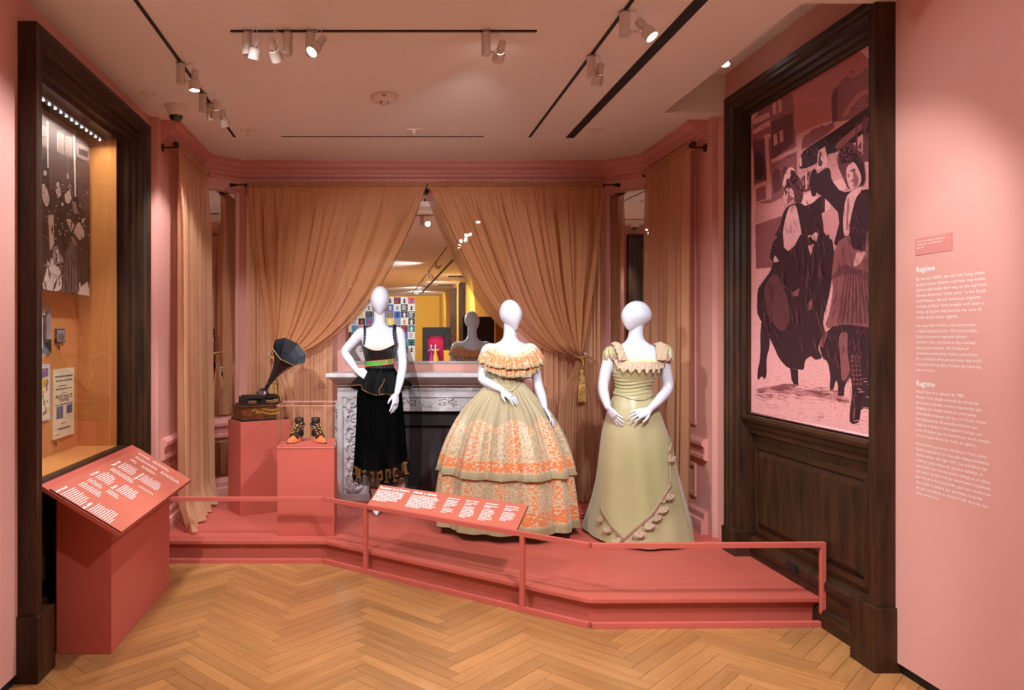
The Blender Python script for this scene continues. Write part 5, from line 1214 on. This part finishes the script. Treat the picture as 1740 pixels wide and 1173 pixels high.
# ================================================================== printed pictures (flat print on real sheets)
from mathutils.geometry import tessellate_polygon
def printed(name, parent, polys, mats, place, lift_dir, step=.00025):
    """polys = (ink index, [(x, y), ...]) in print order; place maps a print point to the sheet"""
    mb = MB(); idx = []
    for i, (ink, pts) in enumerate(polys):
        if len(pts) >= 6:                                   # round the corners of drawn outlines
            for _ in range(1 if len(pts) > 8 else 2):
                q = []
                for k in range(len(pts)):
                    a, b = pts[k], pts[(k + 1) % len(pts)]; mix = lambda t_: tuple(u if isinstance(u, str) else u + (w_ - u) * t_ for u, w_ in zip(a, b)); q += [mix(.2), mix(.8)]
                pts = q
        P = [place(*p) + lift_dir * step * (i + 1) for p in pts]
        for tri in tessellate_polygon([P]): mb.add([P[k] for k in tri], [(0, 1, 2)]); idx.append(ink)
    me = mb.mesh(name)
    for m in mats: me.materials.append(MATS[m])
    for p, k in zip(me.polygons, idx): p.material_index = k
    return obj(name, me, None, parent)
# ---- pink mural on the right
INKS = [('ink_pale', (238, 170, 168)), ('ink_light', (214, 142, 142)), ('ink_sky', (186, 104, 100)), ('ink_mid', (146, 82, 84)), ('ink_dusk', (104, 54, 60)), ('ink_dark', (58, 28, 36)), ('ink_skin', (226, 160, 158))]
for n_, c_ in INKS: mat(n_, c_, .55, spec=.35, var=(tuple(int(v * .84) for v in c_), 90, .35, .75))
XM = 2.398
mu = thing('mural_print', 'pink toned street photograph mural of two dancing women on the right', 'mural', (XM, 4.25, 1.055))
MB().box(XM, XM + .006, 3.60, 4.862, 1.06, 3.0).build('sheet', 'ink_pale', mu)
MB().tube([(XM + .002, 3.60, 1.064), (XM + .002, 4.862, 1.064)], .008, 10).build('rolled_edge', 'ink_pale', mu, smooth=True)
XP = XM - .0004
def TP(x, y): return on_x(1270 + x / 3.257, 60 + y / 3.257, XP)
def BP(x, y): return on_x(1270 + x / 3.352, 400 + y / 3.352, XP)
_pl = []
def T(ink, *p): _pl.append((ink, [('T', *q) for q in p]))
def B(ink, *p): _pl.append((ink, [('B', *q) for q in p]))
T(2, (22, 430), (250, 300), (700, 20), (705, 700), (270, 640), (22, 700))
T(1, (265, 640), (260, 560), (370, 500), (480, 470), (700, 420), (705, 1200), (40, 1200), (40, 880))
T(3, (24, 432), (245, 300), (262, 410), (258, 470), (272, 610), (276, 770), (262, 830), (150, 930), (40, 930))
T(4, (130, 480), (250, 430), (255, 600), (135, 690)); T(3, (140, 400), (160, 385), (165, 440), (143, 452)); T(1, (138, 378), (158, 368), (163, 435), (142, 447)); T(1, (168, 360), (186, 350), (190, 420), (172, 432))
T(1, (143, 555), (163, 540), (168, 600), (147, 615)); T(1, (176, 535), (196, 522), (200, 585), (180, 598)); T(1, (26, 470), (118, 425), (126, 450), (30, 500)); T(1, (28, 520), (124, 470), (130, 500), (30, 550))
T(1, (88, 555), (128, 540), (130, 565), (112, 575), (140, 905), (112, 915), (96, 580)); T(4, (32, 590), (95, 570), (108, 800), (40, 815)); T(1, (40, 830), (108, 805), (116, 910), (44, 935)); T(3, (48, 850), (100, 830), (106, 905), (50, 922))
T(5, (40, 660), (60, 640), (85, 670), (98, 720), (90, 790), (44, 805)); T(1, (130, 690), (272, 615), (278, 640), (134, 712))
T(4, (140, 770), (156, 740), (176, 742), (188, 770), (192, 850), (146, 880)); T(4, (190, 750), (206, 722), (222, 735), (228, 820), (198, 838))
T(3, (470, 480), (478, 300), (545, 230), (560, 225), (575, 240), (640, 205), (645, 180), (660, 178), (665, 195), (700, 150), (704, 420), (560, 470)); T(4, (465, 350), (478, 300), (500, 290), (500, 470), (470, 490)); T(2, (520, 440), (620, 305), (700, 300), (700, 330), (625, 330), (540, 460))
for k in range(5): T(4, (660 + k * 9, 330 - k * 6), (666 + k * 9, 326 - k * 6), (666 + k * 9, 375 - k * 7), (660 + k * 9, 380 - k * 7))
T(3, (300, 600), (310, 560), (340, 545), (360, 520), (400, 510), (410, 495), (425, 505), (480, 480), (480, 520), (300, 640))
T(5, (280, 740), (300, 650), (350, 610), (480, 530), (600, 445), (700, 375), (704, 560), (600, 590), (500, 640), (420, 690), (330, 735)); T(3, (480, 610), (610, 500), (700, 430), (702, 470), (620, 530), (500, 640))
T(4, (640, 560), (700, 520), (704, 700), (640, 700)); T(1, (606, 570), (640, 545), (642, 600), (606, 615)); T(4, (598, 490), (608, 480), (612, 700), (602, 700))
T(4, (645, 420), (660, 480), (690, 440), (665, 500), (650, 560), (638, 520), (620, 450), (640, 490)); T(4, (300, 790), (345, 750), (350, 860), (305, 870)); T(0, (300, 890), (350, 860), (390, 900), (360, 935), (305, 945)); T(0, (465, 815), (525, 790), (555, 840), (510, 865)); T(0, (320, 760), (330, 755), (333, 850), (322, 855)); T(0, (288, 690), (300, 670), (302, 720), (290, 730))
T(3, (45, 1050), (190, 1000), (220, 1180), (45, 1180))
# left woman
T(0, (225, 735), (250, 728), (270, 760), (262, 800), (230, 830), (195, 840), (200, 790)); T(4, (210, 830), (240, 780), (270, 765), (300, 800), (305, 850), (312, 900), (285, 940), (262, 930), (256, 880), (235, 850), (205, 870)); T(5, (240, 745), (262, 750), (280, 800), (255, 830), (238, 800))
T(6, (205, 860), (225, 838), (250, 850), (262, 890), (255, 925), (225, 948), (206, 920), (202, 890)); T(5, (208, 868), (222, 862), (224, 868), (210, 874)); T(5, (214, 912), (226, 906), (226, 911), (216, 916))
T(5, (195, 990), (218, 950), (262, 930), (300, 930), (320, 945), (360, 930), (405, 890), (440, 880), (430, 1000), (470, 1190), (118, 1190), (150, 1110), (185, 1050)); T(6, (228, 955), (262, 935), (275, 960), (300, 1090), (300, 1105), (270, 1115), (255, 1145), (225, 1150), (195, 1110), (205, 1040))
T(0, (215, 1110), (250, 1100), (246, 1160), (222, 1165)); T(6, (355, 1110), (380, 1088), (392, 1100), (388, 1140), (365, 1130)); T(5, (350, 760), (370, 735), (385, 750), (395, 820), (378, 895), (355, 890), (348, 830)); T(0, (430, 900), (455, 880), (460, 960), (430, 980)); T(1, (412, 985), (460, 960), (472, 1080), (440, 1110), (425, 1090))
# raised hands
T(0, (392, 640), (430, 615), (445, 680), (440, 725), (385, 745)); T(4, (400, 650), (412, 640), (405, 690), (420, 700), (410, 730), (390, 720)); T(1, (448, 660), (480, 650), (482, 710), (455, 722))
# right woman
T(5, (370, 780), (440, 730), (460, 740), (465, 800), (520, 870), (600, 860), (690, 850), (702, 1010), (700, 1190), (470, 1190), (520, 1000), (430, 900), (380, 870))
T(4, (500, 660), (540, 600), (575, 590), (620, 640), (645, 670), (660, 800), (640, 840), (560, 860), (530, 790), (500, 720)); T(5, (505, 640), (540, 610), (590, 640), (640, 690), (655, 790), (630, 840), (615, 760), (560, 700), (520, 720))
T(6, (548, 740), (565, 712), (590, 700), (612, 730), (632, 780), (630, 815), (600, 850), (578, 858), (560, 835), (550, 790)); T(5, (570, 748), (596, 738), (598, 745), (572, 756)); T(5, (574, 806), (592, 797), (592, 803), (578, 812)); T(3, (556, 770), (566, 765), (566, 785), (558, 785))
T(6, (555, 880), (630, 830), (635, 860), (600, 900), (570, 1020), (565, 1110), (535, 1112), (530, 1020), (540, 930)); T(3, (556, 900), (563, 900), (555, 1080), (548, 1080)); T(3, (505, 1140), (560, 1110), (570, 1190), (500, 1190))
T(3, (650, 1130), (690, 1030), (700, 1080), (700, 1150), (660, 1160))
# lower half
B(3, (48, 30), (170, 0), (150, 180), (50, 190)); B(0, (50, 180), (130, 205), (60, 300), (50, 330), (50, 500), (80, 480), (140, 620), (250, 760), (320, 770), (330, 700), (400, 700), (460, 710), (500, 860), (590, 800), (640, 980), (728, 1000), (730, 1140), (540, 1110), (50, 1000))
B(5, (125, 130), (150, 30), (190, 0), (480, 0), (500, 120), (470, 330), (430, 480), (440, 560), (400, 640), (430, 700), (388, 712), (362, 684), (330, 712), (322, 770), (295, 762), (230, 758), (180, 700), (150, 630), (80, 490), (55, 440), (58, 310), (85, 270), (130, 210), (150, 150))
B(4, (90, 300), (160, 200), (220, 320), (250, 480), (200, 560), (120, 470)); B(3, (250, 330), (300, 300), (290, 345), (260, 350)); B(3, (350, 380), (375, 360), (365, 420), (350, 430))
B(6, (205, 0), (300, 0), (270, 60), (235, 90), (210, 70)); B(6, (150, 130), (160, 115), (182, 148), (165, 152), (152, 155)); B(6, (362, 0), (402, 0), (395, 35), (370, 20)); B(1, (345, 60), (380, 50), (362, 115)); B(5, (165, 110), (185, 30), (180, 100), (170, 118))
B(5, (80, 490), (100, 500), (125, 560), (130, 630), (110, 700), (112, 800), (95, 825), (85, 800), (60, 830), (58, 780), (76, 690), (75, 560)); B(5, (245, 758), (290, 765), (292, 860), (270, 862), (252, 820)); B(0, (262, 862), (292, 858), (296, 876), (270, 880))
B(3, (500, 60), (580, 0), (660, 0), (700, 60), (724, 330), (724, 530), (560, 505), (510, 545), (440, 520), (470, 440), (490, 300), (480, 240))
for k in range(9): B(4, (560 + k * 14, 215 + (k % 3) * 4), (566 + k * 14, 215), (520 + k * 26 + 8, 500), (512 + k * 26, 505))
B(5, (585, 0), (680, 0), (672, 90), (610, 80), (590, 40)); B(6, (605, 180), (612, 130), (626, 92), (650, 105), (668, 90), (676, 110), (650, 150), (640, 165), (630, 175), (618, 172)); B(4, (500, 210), (560, 160), (600, 190), (690, 200), (700, 280), (620, 215), (530, 230), (480, 250))
B(5, (410, 630), (470, 525), (560, 505), (724, 530), (728, 1000), (650, 980), (640, 1065), (600, 1078), (580, 1055), (600, 880), (590, 800), (555, 860), (552, 920), (515, 920), (518, 850), (506, 820), (490, 890), (470, 885), (475, 800), (460, 720), (430, 700)); B(3, (520, 560), (575, 545), (570, 660), (590, 780), (540, 850), (530, 700)); B(3, (408, 625), (445, 540), (460, 560), (432, 640))
for k in range(7):
    for j in range(3): B(3, (590 + j * 20 + k * 2, 690 + k * 26), (598 + j * 20 + k * 2, 683 + k * 26), (604 + j * 20 + k * 2, 693 + k * 26), (597 + j * 20 + k * 2, 700 + k * 26))
B(1, (60, 870), (180, 850), (330, 880), (480, 900), (590, 930), (585, 960), (420, 925), (250, 900), (65, 895)); B(3, (120, 872), (210, 845), (300, 850), (260, 872), (180, 888)); B(3, (330, 880), (420, 890), (480, 905), (420, 915)); B(3, (500, 925), (560, 935), (590, 950), (520, 950))
# short strokes of photographic tone: folds, fur, hair, foliage, stone
rs = random.Random(17)
def strokes(put, ink, x0, x1, y0, y1, n, ang, ln, wd, jit=.25, fan=0.0):
    for _ in range(n):
        x, y = rs.uniform(x0, x1), rs.uniform(y0, y1); a = ang + rs.gauss(0, jit) + fan * ((x - x0) / (x1 - x0) - .5); l = ln * rs.uniform(.5, 1.3); w_ = wd * rs.uniform(.5, 1.3); c, s_ = cos(a), sin(a)
        put(ink, (x - c*l/2, y - s_*l/2), (x - s_*w_/2, y + c*w_/2), (x + c*l/2, y + s_*l/2), (x + s_*w_/2, y - c*w_/2))
strokes(T, 4, 505, 640, 600, 690, 34, -.5, 34, 8, .5); strokes(T, 3, 505, 630, 605, 680, 16, -.6, 26, 5, .5); strokes(T, 5, 210, 300, 790, 920, 22, 1.1, 30, 7, .4); strokes(T, 3, 215, 290, 760, 860, 14, 1.0, 22, 5, .5)
strokes(T, 4, 30, 110, 440, 540, 10, -.4, 40, 3, .05); strokes(T, 4, 130, 260, 320, 700, 26, -.45, 46, 3, .05); strokes(T, 4, 480, 690, 200, 420, 26, -.5, 30, 4, .3); strokes(T, 2, 480, 690, 210, 420, 14, 1.5, 26, 4, .2)
strokes(T, 3, 300, 690, 560, 720, 30, 1.3, 40, 4, .5); strokes(T, 4, 210, 290, 1010, 1090, 12, 1.4, 40, 3, .2); strokes(T, 4, 545, 600, 900, 1080, 10, 1.65, 60, 3, .1); strokes(T, 4, 560, 690, 880, 1180, 14, 1.2, 90, 6, .3); strokes(T, 4, 320, 440, 900, 1180, 14, 1.5, 80, 6, .3)
strokes(T, 3, 48, 190, 1000, 1170, 40, .0, 16, 5, .6); strokes(T, 3, 300, 360, 740, 860, 16, 1.5, 30, 5, .3); strokes(T, 1, 300, 350, 760, 860, 10, 1.5, 24, 4, .2)
strokes(B, 4, 90, 250, 200, 600, 26, 1.1, 90, 7, .35); strokes(B, 4, 260, 470, 60, 640, 36, 1.45, 120, 7, .15); strokes(B, 3, 500, 720, 70, 500, 60, 1.5, 90, 4, .12, -.5); strokes(B, 4, 500, 720, 70, 500, 40, 1.5, 110, 5, .12, -.5)
strokes(B, 4, 470, 720, 540, 780, 26, 1.4, 90, 7, .3); strokes(B, 3, 575, 660, 660, 860, 40, .8, 16, 3, .1); strokes(B, 3, 575, 660, 660, 860, 40, -.8, 16, 3, .1); strokes(B, 3, 70, 560, 860, 930, 60, .08, 60, 5, .15); strokes(B, 1, 60, 720, 800, 1060, 40, .05, 50, 5, .2); strokes(B, 3, 600, 640, 880, 1060, 10, 1.6, 60, 5, .1)
for q in (((206, 884), (200, 905), (210, 912)), ((552, 770), (560, 800), (566, 790))): T(3, *q)
T(3, (600, 730), (628, 785), (626, 812), (606, 842), (604, 790)); T(3, (240, 880), (258, 890), (252, 922), (234, 940)); T(5, (600, 752), (616, 746), (617, 751), (602, 757)); T(0, (352, 1112), (362, 1104), (366, 1112), (356, 1120))
printed('printed_image', mu, _pl, [n_ for n_, c_ in INKS], lambda k, x, y: TP(x, y) if k == 'T' else BP(x, y), Vector((-1, 0, 0)), .00002)

# ---- brown banner of a dance hall crowd in the display window
IN2 = [('sepia_dark', (52, 36, 38)), ('sepia_mid', (96, 74, 74)), ('sepia_light', (150, 124, 122)), ('sepia_pale', (222, 196, 190)), ('sepia_deep', (34, 22, 26))]
for n_, c_ in IN2: mat(n_, c_, .6, var=(tuple(int(v * .82) for v in c_), 90, .35, .75))
XB = -1.815
bn = thing('photo_banner', 'brown toned banner of a crowded dance hall in the display window', 'banner', (XB, 4.2, 1.81))
MB().box(XB - .003, XB, 3.62, 4.70, 1.808, 2.765).build('sheet', 'sepia_mid', bn)
def SP(x, y): return on_x(60 + x / 3.256, 150 + y / 3.256, XB + .0004)
_q = []
def A(ink, *p): _q.append((ink, list(p)))
A(0, (12, 420), (70, 340), (205, 390), (225, 380), (300, 420), (302, 1120), (12, 1100)); A(1, (72, 345), (205, 385), (210, 600), (150, 560), (80, 560)); A(1, (225, 390), (300, 425), (302, 700), (240, 660))
A(2, (15, 190), (62, 215), (64, 330), (15, 310)); A(1, (75, 215), (120, 235), (120, 345), (75, 335)); A(2, (128, 240), (160, 255), (160, 370), (128, 355)); A(2, (166, 260), (204, 272), (204, 385), (166, 370)); A(2, (226, 300), (298, 330), (298, 410), (228, 375)); A(0, (240, 330), (290, 350), (290, 385), (240, 365))
A(3, (62, 180), (72, 185), (74, 440), (66, 440)); A(3, (208, 250), (220, 255), (226, 600), (216, 600)); A(3, (120, 240), (127, 242), (127, 350), (121, 350)); A(2, (178, 270), (181, 270), (182, 460), (179, 460)); A(3, (174, 500), (179, 460), (186, 500)); A(4, (28, 430), (70, 440), (75, 500), (32, 495)); A(3, (45, 455), (64, 460), (60, 485), (46, 480))
A(3, (40, 960), (90, 930), (110, 980), (140, 1000), (150, 1130), (20, 1110)); A(3, (240, 1080), (300, 1050), (300, 1150), (235, 1140)); A(3, (70, 700), (100, 700), (104, 860), (80, 900)); A(2, (90, 880), (160, 860), (160, 960), (100, 980))
for (x, y, s_) in ((20, 470, 1), (125, 530, 1), (182, 580, 1), (215, 640, .9), (150, 640, .7), (262, 730, .8), (45, 540, 1), (185, 735, 1.1), (30, 680, .9)):
    A(4, (x-14*s_, y-14*s_), (x+2*s_, y-26*s_), (x+16*s_, y-12*s_), (x+14*s_, y+6*s_), (x-12*s_, y+4*s_)); A(3, (x-9*s_, y-8*s_), (x+6*s_, y-12*s_), (x+10*s_, y+8*s_), (x, y+20*s_), (x-10*s_, y+10*s_))
A(3, (30, 560), (55, 540), (75, 590), (78, 640), (60, 660), (40, 620)); A(3, (110, 565), (135, 545), (142, 590), (125, 610)); A(3, (160, 590), (190, 560), (200, 610), (185, 640), (165, 630)); A(3, (160, 730), (190, 720), (215, 760), (195, 800), (175, 790)); A(3, (210, 790), (240, 730), (275, 800), (262, 840), (240, 840), (220, 810)); A(3, (38, 830), (60, 800), (60, 860), (45, 880)); A(3, (110, 900), (125, 890), (130, 960), (112, 950)); A(2, (200, 620), (225, 640), (232, 690), (215, 720))
A(4, (12, 880), (45, 700), (70, 760), (66, 980), (40, 1090), (12, 1090)); A(4, (105, 700), (140, 670), (165, 720), (200, 800), (225, 880), (245, 1140), (145, 1130), (160, 950), (125, 900)); A(4, (235, 860), (270, 830), (300, 900), (300, 1060), (250, 1100)); A(0, (160, 660), (185, 640), (220, 700), (215, 740), (165, 710)); A(1, (165, 900), (200, 860), (225, 900), (240, 1130), (150, 1125)); A(2, (195, 820), (215, 830), (232, 880), (205, 860))
for k in range(5): A(4, (165 + k * 15, 920), (169 + k * 15, 920), (166 + k * 18, 1125), (160 + k * 18, 1125))
strokes(A, 4, 15, 300, 600, 1100, 60, 1.4, 70, 9, .3); strokes(A, 2, 15, 300, 480, 900, 60, .9, 22, 6, .7); strokes(A, 3, 15, 290, 500, 860, 40, .8, 14, 6, .9); strokes(A, 0, 15, 300, 180, 420, 26, 1.5, 50, 3, .05); strokes(A, 2, 30, 140, 960, 1100, 20, .1, 40, 5, .2)
printed('printed_image', bn, _q, [n_ for n_, c_ in IN2], lambda x, y: SP(x, y), Vector((1, 0, 0)), .00003)

# ---- framed photographs and sheets on the back of the case
XC = GX - .252
def sheet(label, name, cat, y0, y1, z0, z1, m, th=.012):
    t = thing(name, label, cat, (XC, (y0 + y1) / 2, z0)); MB().box(XC, XC + th, y0, y1, z0, z1).build('mount', m, t); return t
CX = XC + .0122
def prn(t, polys, mats, y0, y1, z0, z1, nm='printed_image'):
    return printed(nm, t, polys, mats, lambda x, y: Vector((CX + .0003, lerp(y0, y1, x), lerp(z0, z1, y))), Vector((1, 0, 0)), .00006)
mat('photo_grey', (120, 124, 140), .5, var=((170, 172, 186), 9, .35, .7)); mat('photo_dark', (38, 38, 46), .5); mat('photo_pale', (206, 208, 216), .5)
t = sheet('blue grey photograph of a dancing couple in the display window', 'photograph', 'photograph', 4.10, 4.36, 1.458, 1.727, 'photo_grey')
prn(t, [(0, [(0, 0), (1, 0), (1, .3), (0, .3)]), (1, [(.56, .12), (.72, .1), (.76, .5), (.72, .78), (.66, .88), (.55, .8), (.52, .5)]), (2, [(.28, .06), (.6, .08), (.56, .45), (.6, .74), (.5, .8), (.42, .6)]), (2, [(.6, .8), (.68, .8), (.7, .9), (.62, .92)]), (1, [(.7, .7), (.8, .85), (.76, .9), (.68, .78)]), (2, [(.45, .8), (.56, .8), (.56, .88), (.46, .88)])], ['photo_dark', 'photo_dark', 'photo_pale'], 4.10, 4.36, 1.458, 1.727)
t = sheet('tiny framed photograph of three people in the display window', 'photograph', 'photograph', 4.43, 4.555, 1.515, 1.60, 'photo_dark')
prn(t, [(0, [(.08, .1), (.92, .1), (.92, .9), (.08, .9)]), (1, [(.2, .15), (.36, .15), (.36, .6), (.28, .75), (.2, .6)]), (1, [(.42, .15), (.58, .15), (.58, .65), (.5, .8), (.42, .65)]), (1, [(.64, .15), (.8, .15), (.8, .6), (.72, .75), (.64, .6)])], ['photo_grey', 'photo_dark'], 4.43, 4.555, 1.515, 1.60)
for n_, c_ in (('pr_cream', (232, 222, 190)), ('pr_yellow', (222, 186, 70)), ('pr_purple', (120, 96, 134)), ('pr_pink', (206, 110, 130)), ('pr_green', (130, 150, 90)), ('pr_blue', (92, 110, 156)), ('pr_red', (184, 70, 60)), ('pr_ink', (70, 68, 84))): mat(n_, c_, .7)
t = sheet('colourful illustrated sheet in a white mount in the display window', 'print_sheet', 'poster', 4.08, 4.345, 1.075, 1.395, 'photo_pale')
pp = [(0, [(.04, .05), (.93, .05), (.93, .95), (.04, .95)]), (2, [(.06, .72), (.91, .78), (.91, .93), (.06, .93)]), (1, [(.2, .5), (.9, .62), (.88, .76), (.5, .74), (.2, .66)])]
rg = random.Random(9)
for k in range(60):
    x, y, r_ = rg.uniform(.1, .88), rg.uniform(.1, .68), rg.uniform(.015, .05); pp.append((rg.choice((1, 2, 3, 4, 5, 6, 7)), [(x + r_ * cos(a) * rg.uniform(.6, 1.2), y + r_ * sin(a) * rg.uniform(.6, 1.6)) for a in [i * 1.047 for i in range(6)]]))
prn(t, pp, ['pr_cream', 'pr_yellow', 'pr_purple', 'pr_pink', 'pr_green', 'pr_blue', 'pr_red', 'pr_ink'], 4.08, 4.345, 1.075, 1.395)
t = sheet('cream prize waltz contest handbill in the display window', 'handbill', 'poster', 4.385, 4.685, .95, 1.36, 'pr_cream')
prn(t, [(0, [(.14, .28), (.46, .28), (.46, .46), (.14, .46)]), (0, [(.62, .33), (.9, .33), (.9, .46), (.62, .46)]), (1, [(.2, .29), (.28, .29), (.28, .4), (.2, .4)]), (1, [(.34, .29), (.4, .29), (.4, .42), (.34, .42)]), (1, [(.7, .34), (.76, .34), (.76, .42), (.7, .42)])], ['pr_blue', 'pr_ink'], 4.385, 4.685, .95, 1.36, 'printed_photos')
for tx_, a, z, s_, w_ in (('PRIZE WALTZ', .10, .575, .026, .80), ('CONTEST', .24, .52, .026, .52)):
    letters('lettering', [tx_], s_, 'pr_ink', (CX, 4.385 + .3 * a, .95 + .41 * z), (0, 1, 0), (0, 0, 1), t, width=.3 * w_, bold=.0005)
tb = MB()
for a, z, w_, h_ in ((.08, .88, .84, .022), (.12, .82, .78, .018), (.22, .75, .4, .01), (.12, .70, .5, .018), (.68, .70, .2, .01), (.4, .64, .2, .009), (.08, .475, .84, .014), (.38, .2, .2, .012), (.2, .12, .62, .022), (.1, .05, .2, .008)): word_bars(tb, (CX, 4.385 + .3 * a, .95 + .41 * z), Vector((0, 1, 0)), Vector((0, 0, 1)), .3 * w_, .41 * h_, rng, 0)
tb.build('fine_print', 'pr_ink', t, fix=False)['kind'] = 'stuff'
for y, z in ((4.462, 1.49), (4.15, 1.43), (4.42, .925)):
    tag(MB().lathe([(.003, 0), (.003, .01), (.006, .012), (.006, .016)], (XC, y, z), 10, (1, 0, 0)).ball((XC + .014, y, z - .01), (.004, .004, .008), 8, 5).build('number_pin', 'dark_metal'), {1.49: 'tiny dark number pin under the small photograph', 1.43: 'tiny dark number pin under the couple photograph', .925: 'tiny dark number pin under the waltz handbill'}[z], 'pin', 'number pins in the display window')
# ================================================================== the mirrored gallery behind the viewer
PAL = {'black': (22, 22, 26), 'white': (226, 224, 220), 'blue': (40, 92, 190), 'red': (206, 44, 50), 'yellow': (236, 196, 40), 'teal': (24, 112, 110), 'orange': (226, 100, 50), 'pink': (214, 150, 190), 'grey': (120, 120, 124), 'sky': (70, 160, 200)}
for k, v in PAL.items(): mat('poster_' + k, v, .6)
pw = thing('poster_wall', 'wall of colourful dance posters and prints seen in the mirror', 'poster wall', (-.15, DEND + .02, 1.0))
MB().box(-1.62, 1.33, DEND, DEND + .012, .6, 3.06).build('backing', 'poster_white', pw)
r_ = random.Random(21)
fixed = {(10, 7): ('orange', 'blue'), (9, 7): ('white', 'black'), (8, 7): ('black', 'red'), (10, 6): ('white', 'black'), (9, 6): ('black', 'white'), (8, 6): ('white', 'grey'), (10, 5): ('black', 'white'), (9, 5): ('black', 'white'), (8, 5): ('blue', 'black'), (10, 4): ('black', 'white'), (9, 4): ('white', 'orange'), (10, 3): ('teal', 'white'), (9, 3): ('black', 'red'), (10, 2): ('white', 'grey')}
for i in range(11):
    for j in range(8):
        x0 = -1.60 + i * .266; z0 = .95 + j * .262; c1, c2 = fixed.get((i, j), (r_.choice(['black', 'black', 'white', 'blue', 'red', 'yellow', 'teal', 'pink', 'sky', 'white', 'black']), r_.choice(['white', 'black', 'red', 'yellow', 'orange', 'grey'])))
        if c1 == c2: c2 = 'grey'
        dx, dz = r_.uniform(.0, .02), r_.uniform(.0, .02); yy = DEND + .012
        po = MB().box(x0 + dx, x0 + .262, yy, yy + .008, z0 + dz, z0 + .258).build('poster', 'poster_' + c1, pw)
        mk_ = MB(); cx, cz = x0 + .135, z0 + .13
        if (i + j) % 3 == 0:
            for k in range(4): mk_.box(cx - .09, cx + r_.uniform(.02, .1), yy + .008, yy + .0095, z0 + .05 + k * .05, z0 + .075 + k * .05)
        else:
            mk_.ball((cx, yy + .008, cz + .055), (.025, .002, .03), 8, 5)
            mk_.add([(cx - .05, yy + .0095, cz - .09), (cx + .06, yy + .0095, cz - .09), (cx + .02, yy + .0095, cz - .01), (cx + .09, yy + .0095, cz + .03), (cx, yy + .0095, cz + .04), (cx - .08, yy + .0095, cz + .01), (cx - .02, yy + .0095, cz - .01)], [(0, 1, 2, 3, 4, 5, 6)])
        mk_.build('poster_print', 'poster_' + c2, po, fix=False)
# black case with a lit tableau of dancers
gc = thing('tableau_case', 'black case with lit dancers in magenta and yellow seen in the mirror', 'display case', (1.8, -10.6, 0))
for a in ((1.38, 2.22, -10.9, -10.86, 0, 1.86), (1.38, 1.52, -10.86, -10.4, 0, 1.86), (2.06, 2.22, -10.86, -10.4, 0, 1.86), (1.52, 2.06, -10.86, -10.4, 1.60, 1.86), (1.52, 2.06, -10.86, -10.4, 0, .75)): MB().box(*a).build('case_panel', 'black', gc)
mat('magenta_drape', (190, 40, 80), .7); mat('yellow_gown', (232, 186, 40), .6); mat('magenta_gown', (180, 30, 120), .6)
MB().grid(lambda u, v: (lerp(1.52, 2.06, u), -10.83 + .02 * sin(u * 60), lerp(.75, 1.6, v)), 90, 2).build('drape', 'magenta_drape', gc, fix=False)
l = bpy.data.lights.new('case_light', 'AREA'); l.energy = 5; l.size = .4; l.color = (1, .8, .95); lo = bpy.data.objects.new('case_light', l); C.objects.link(lo); lo.parent = gc; lo.location = Vector((1.79, -10.55, 1.58)) - gc.location
for X, m, lab in ((1.64, 'magenta_gown', 'tiny mannequin in a magenta gown inside the mirrored black case'), (1.78, 'yellow_gown', 'tiny mannequin in a yellow gown inside the mirrored black case')):
    t = thing('figurine', lab, 'mannequin', (X, -10.6, .75)); c = (X, -10.6, .75)
    MB().lathe([(.13, 0), (.12, .05), (.08, .18), (.04, .3), (.045, .38), (.03, .42)], c, 20).build('gown', m, t, smooth=True)
    fb_ = MB().lathe([(.028, .40), (.03, .42), (.014, .44), (.014, .46), (.028, .49), (.03, .52), (.015, .555), (.001, .56)], c, 14)
    fb_.tube([(X - .03, -10.6, 1.16), (X - .09, -10.57, 1.1), (X - .13, -10.52, 1.16)], [.014, .012, .008], 8).tube([(X + .03, -10.6, 1.16), (X + .09, -10.57, 1.12), (X + .12, -10.5, 1.2)], [.014, .012, .008], 8)
    fb_.build('body', 'mannequin_white', t, smooth=True)
t = thing('exhibit_panel', 'black freestanding exhibit panel reflected behind the orange mannequin', 'panel', (1.85, -.7, 0))
MB().box(1.56, 2.14, -.72, -.66, .04, 1.93).build('board', 'black', t, bevel=.004)
for x in (1.66, 2.04): MB().box(x - .03, x + .03, -.86, -.52, 0, .04).build('foot', 'dark_metal', t)
t = thing('shoe_vitrine', 'small glass vitrine on a yellow plinth seen in the mirror', 'display case', (1.95, -7.6, 0))
MB().box(1.80, 2.08, -7.75, -7.45, 0, 1.18).build('plinth', 'yellow_wall', t, bevel=.003)
vb = MB().box(1.805, 2.075, -7.745, -7.455, 1.18, 1.62).build('glass_cover', 'acrylic', t)
MB().lathe([(.05, 1.18), (.012, 1.19), (.012, 1.45), (.05, 1.46)], (1.94, -7.6, 0), 12).tube([(1.86, -7.6, 1.2), (1.93, -7.6, 1.215), (2.0, -7.6, 1.24)], [.02, .03, .02], 8).build('shoe_mount', 'black', t)
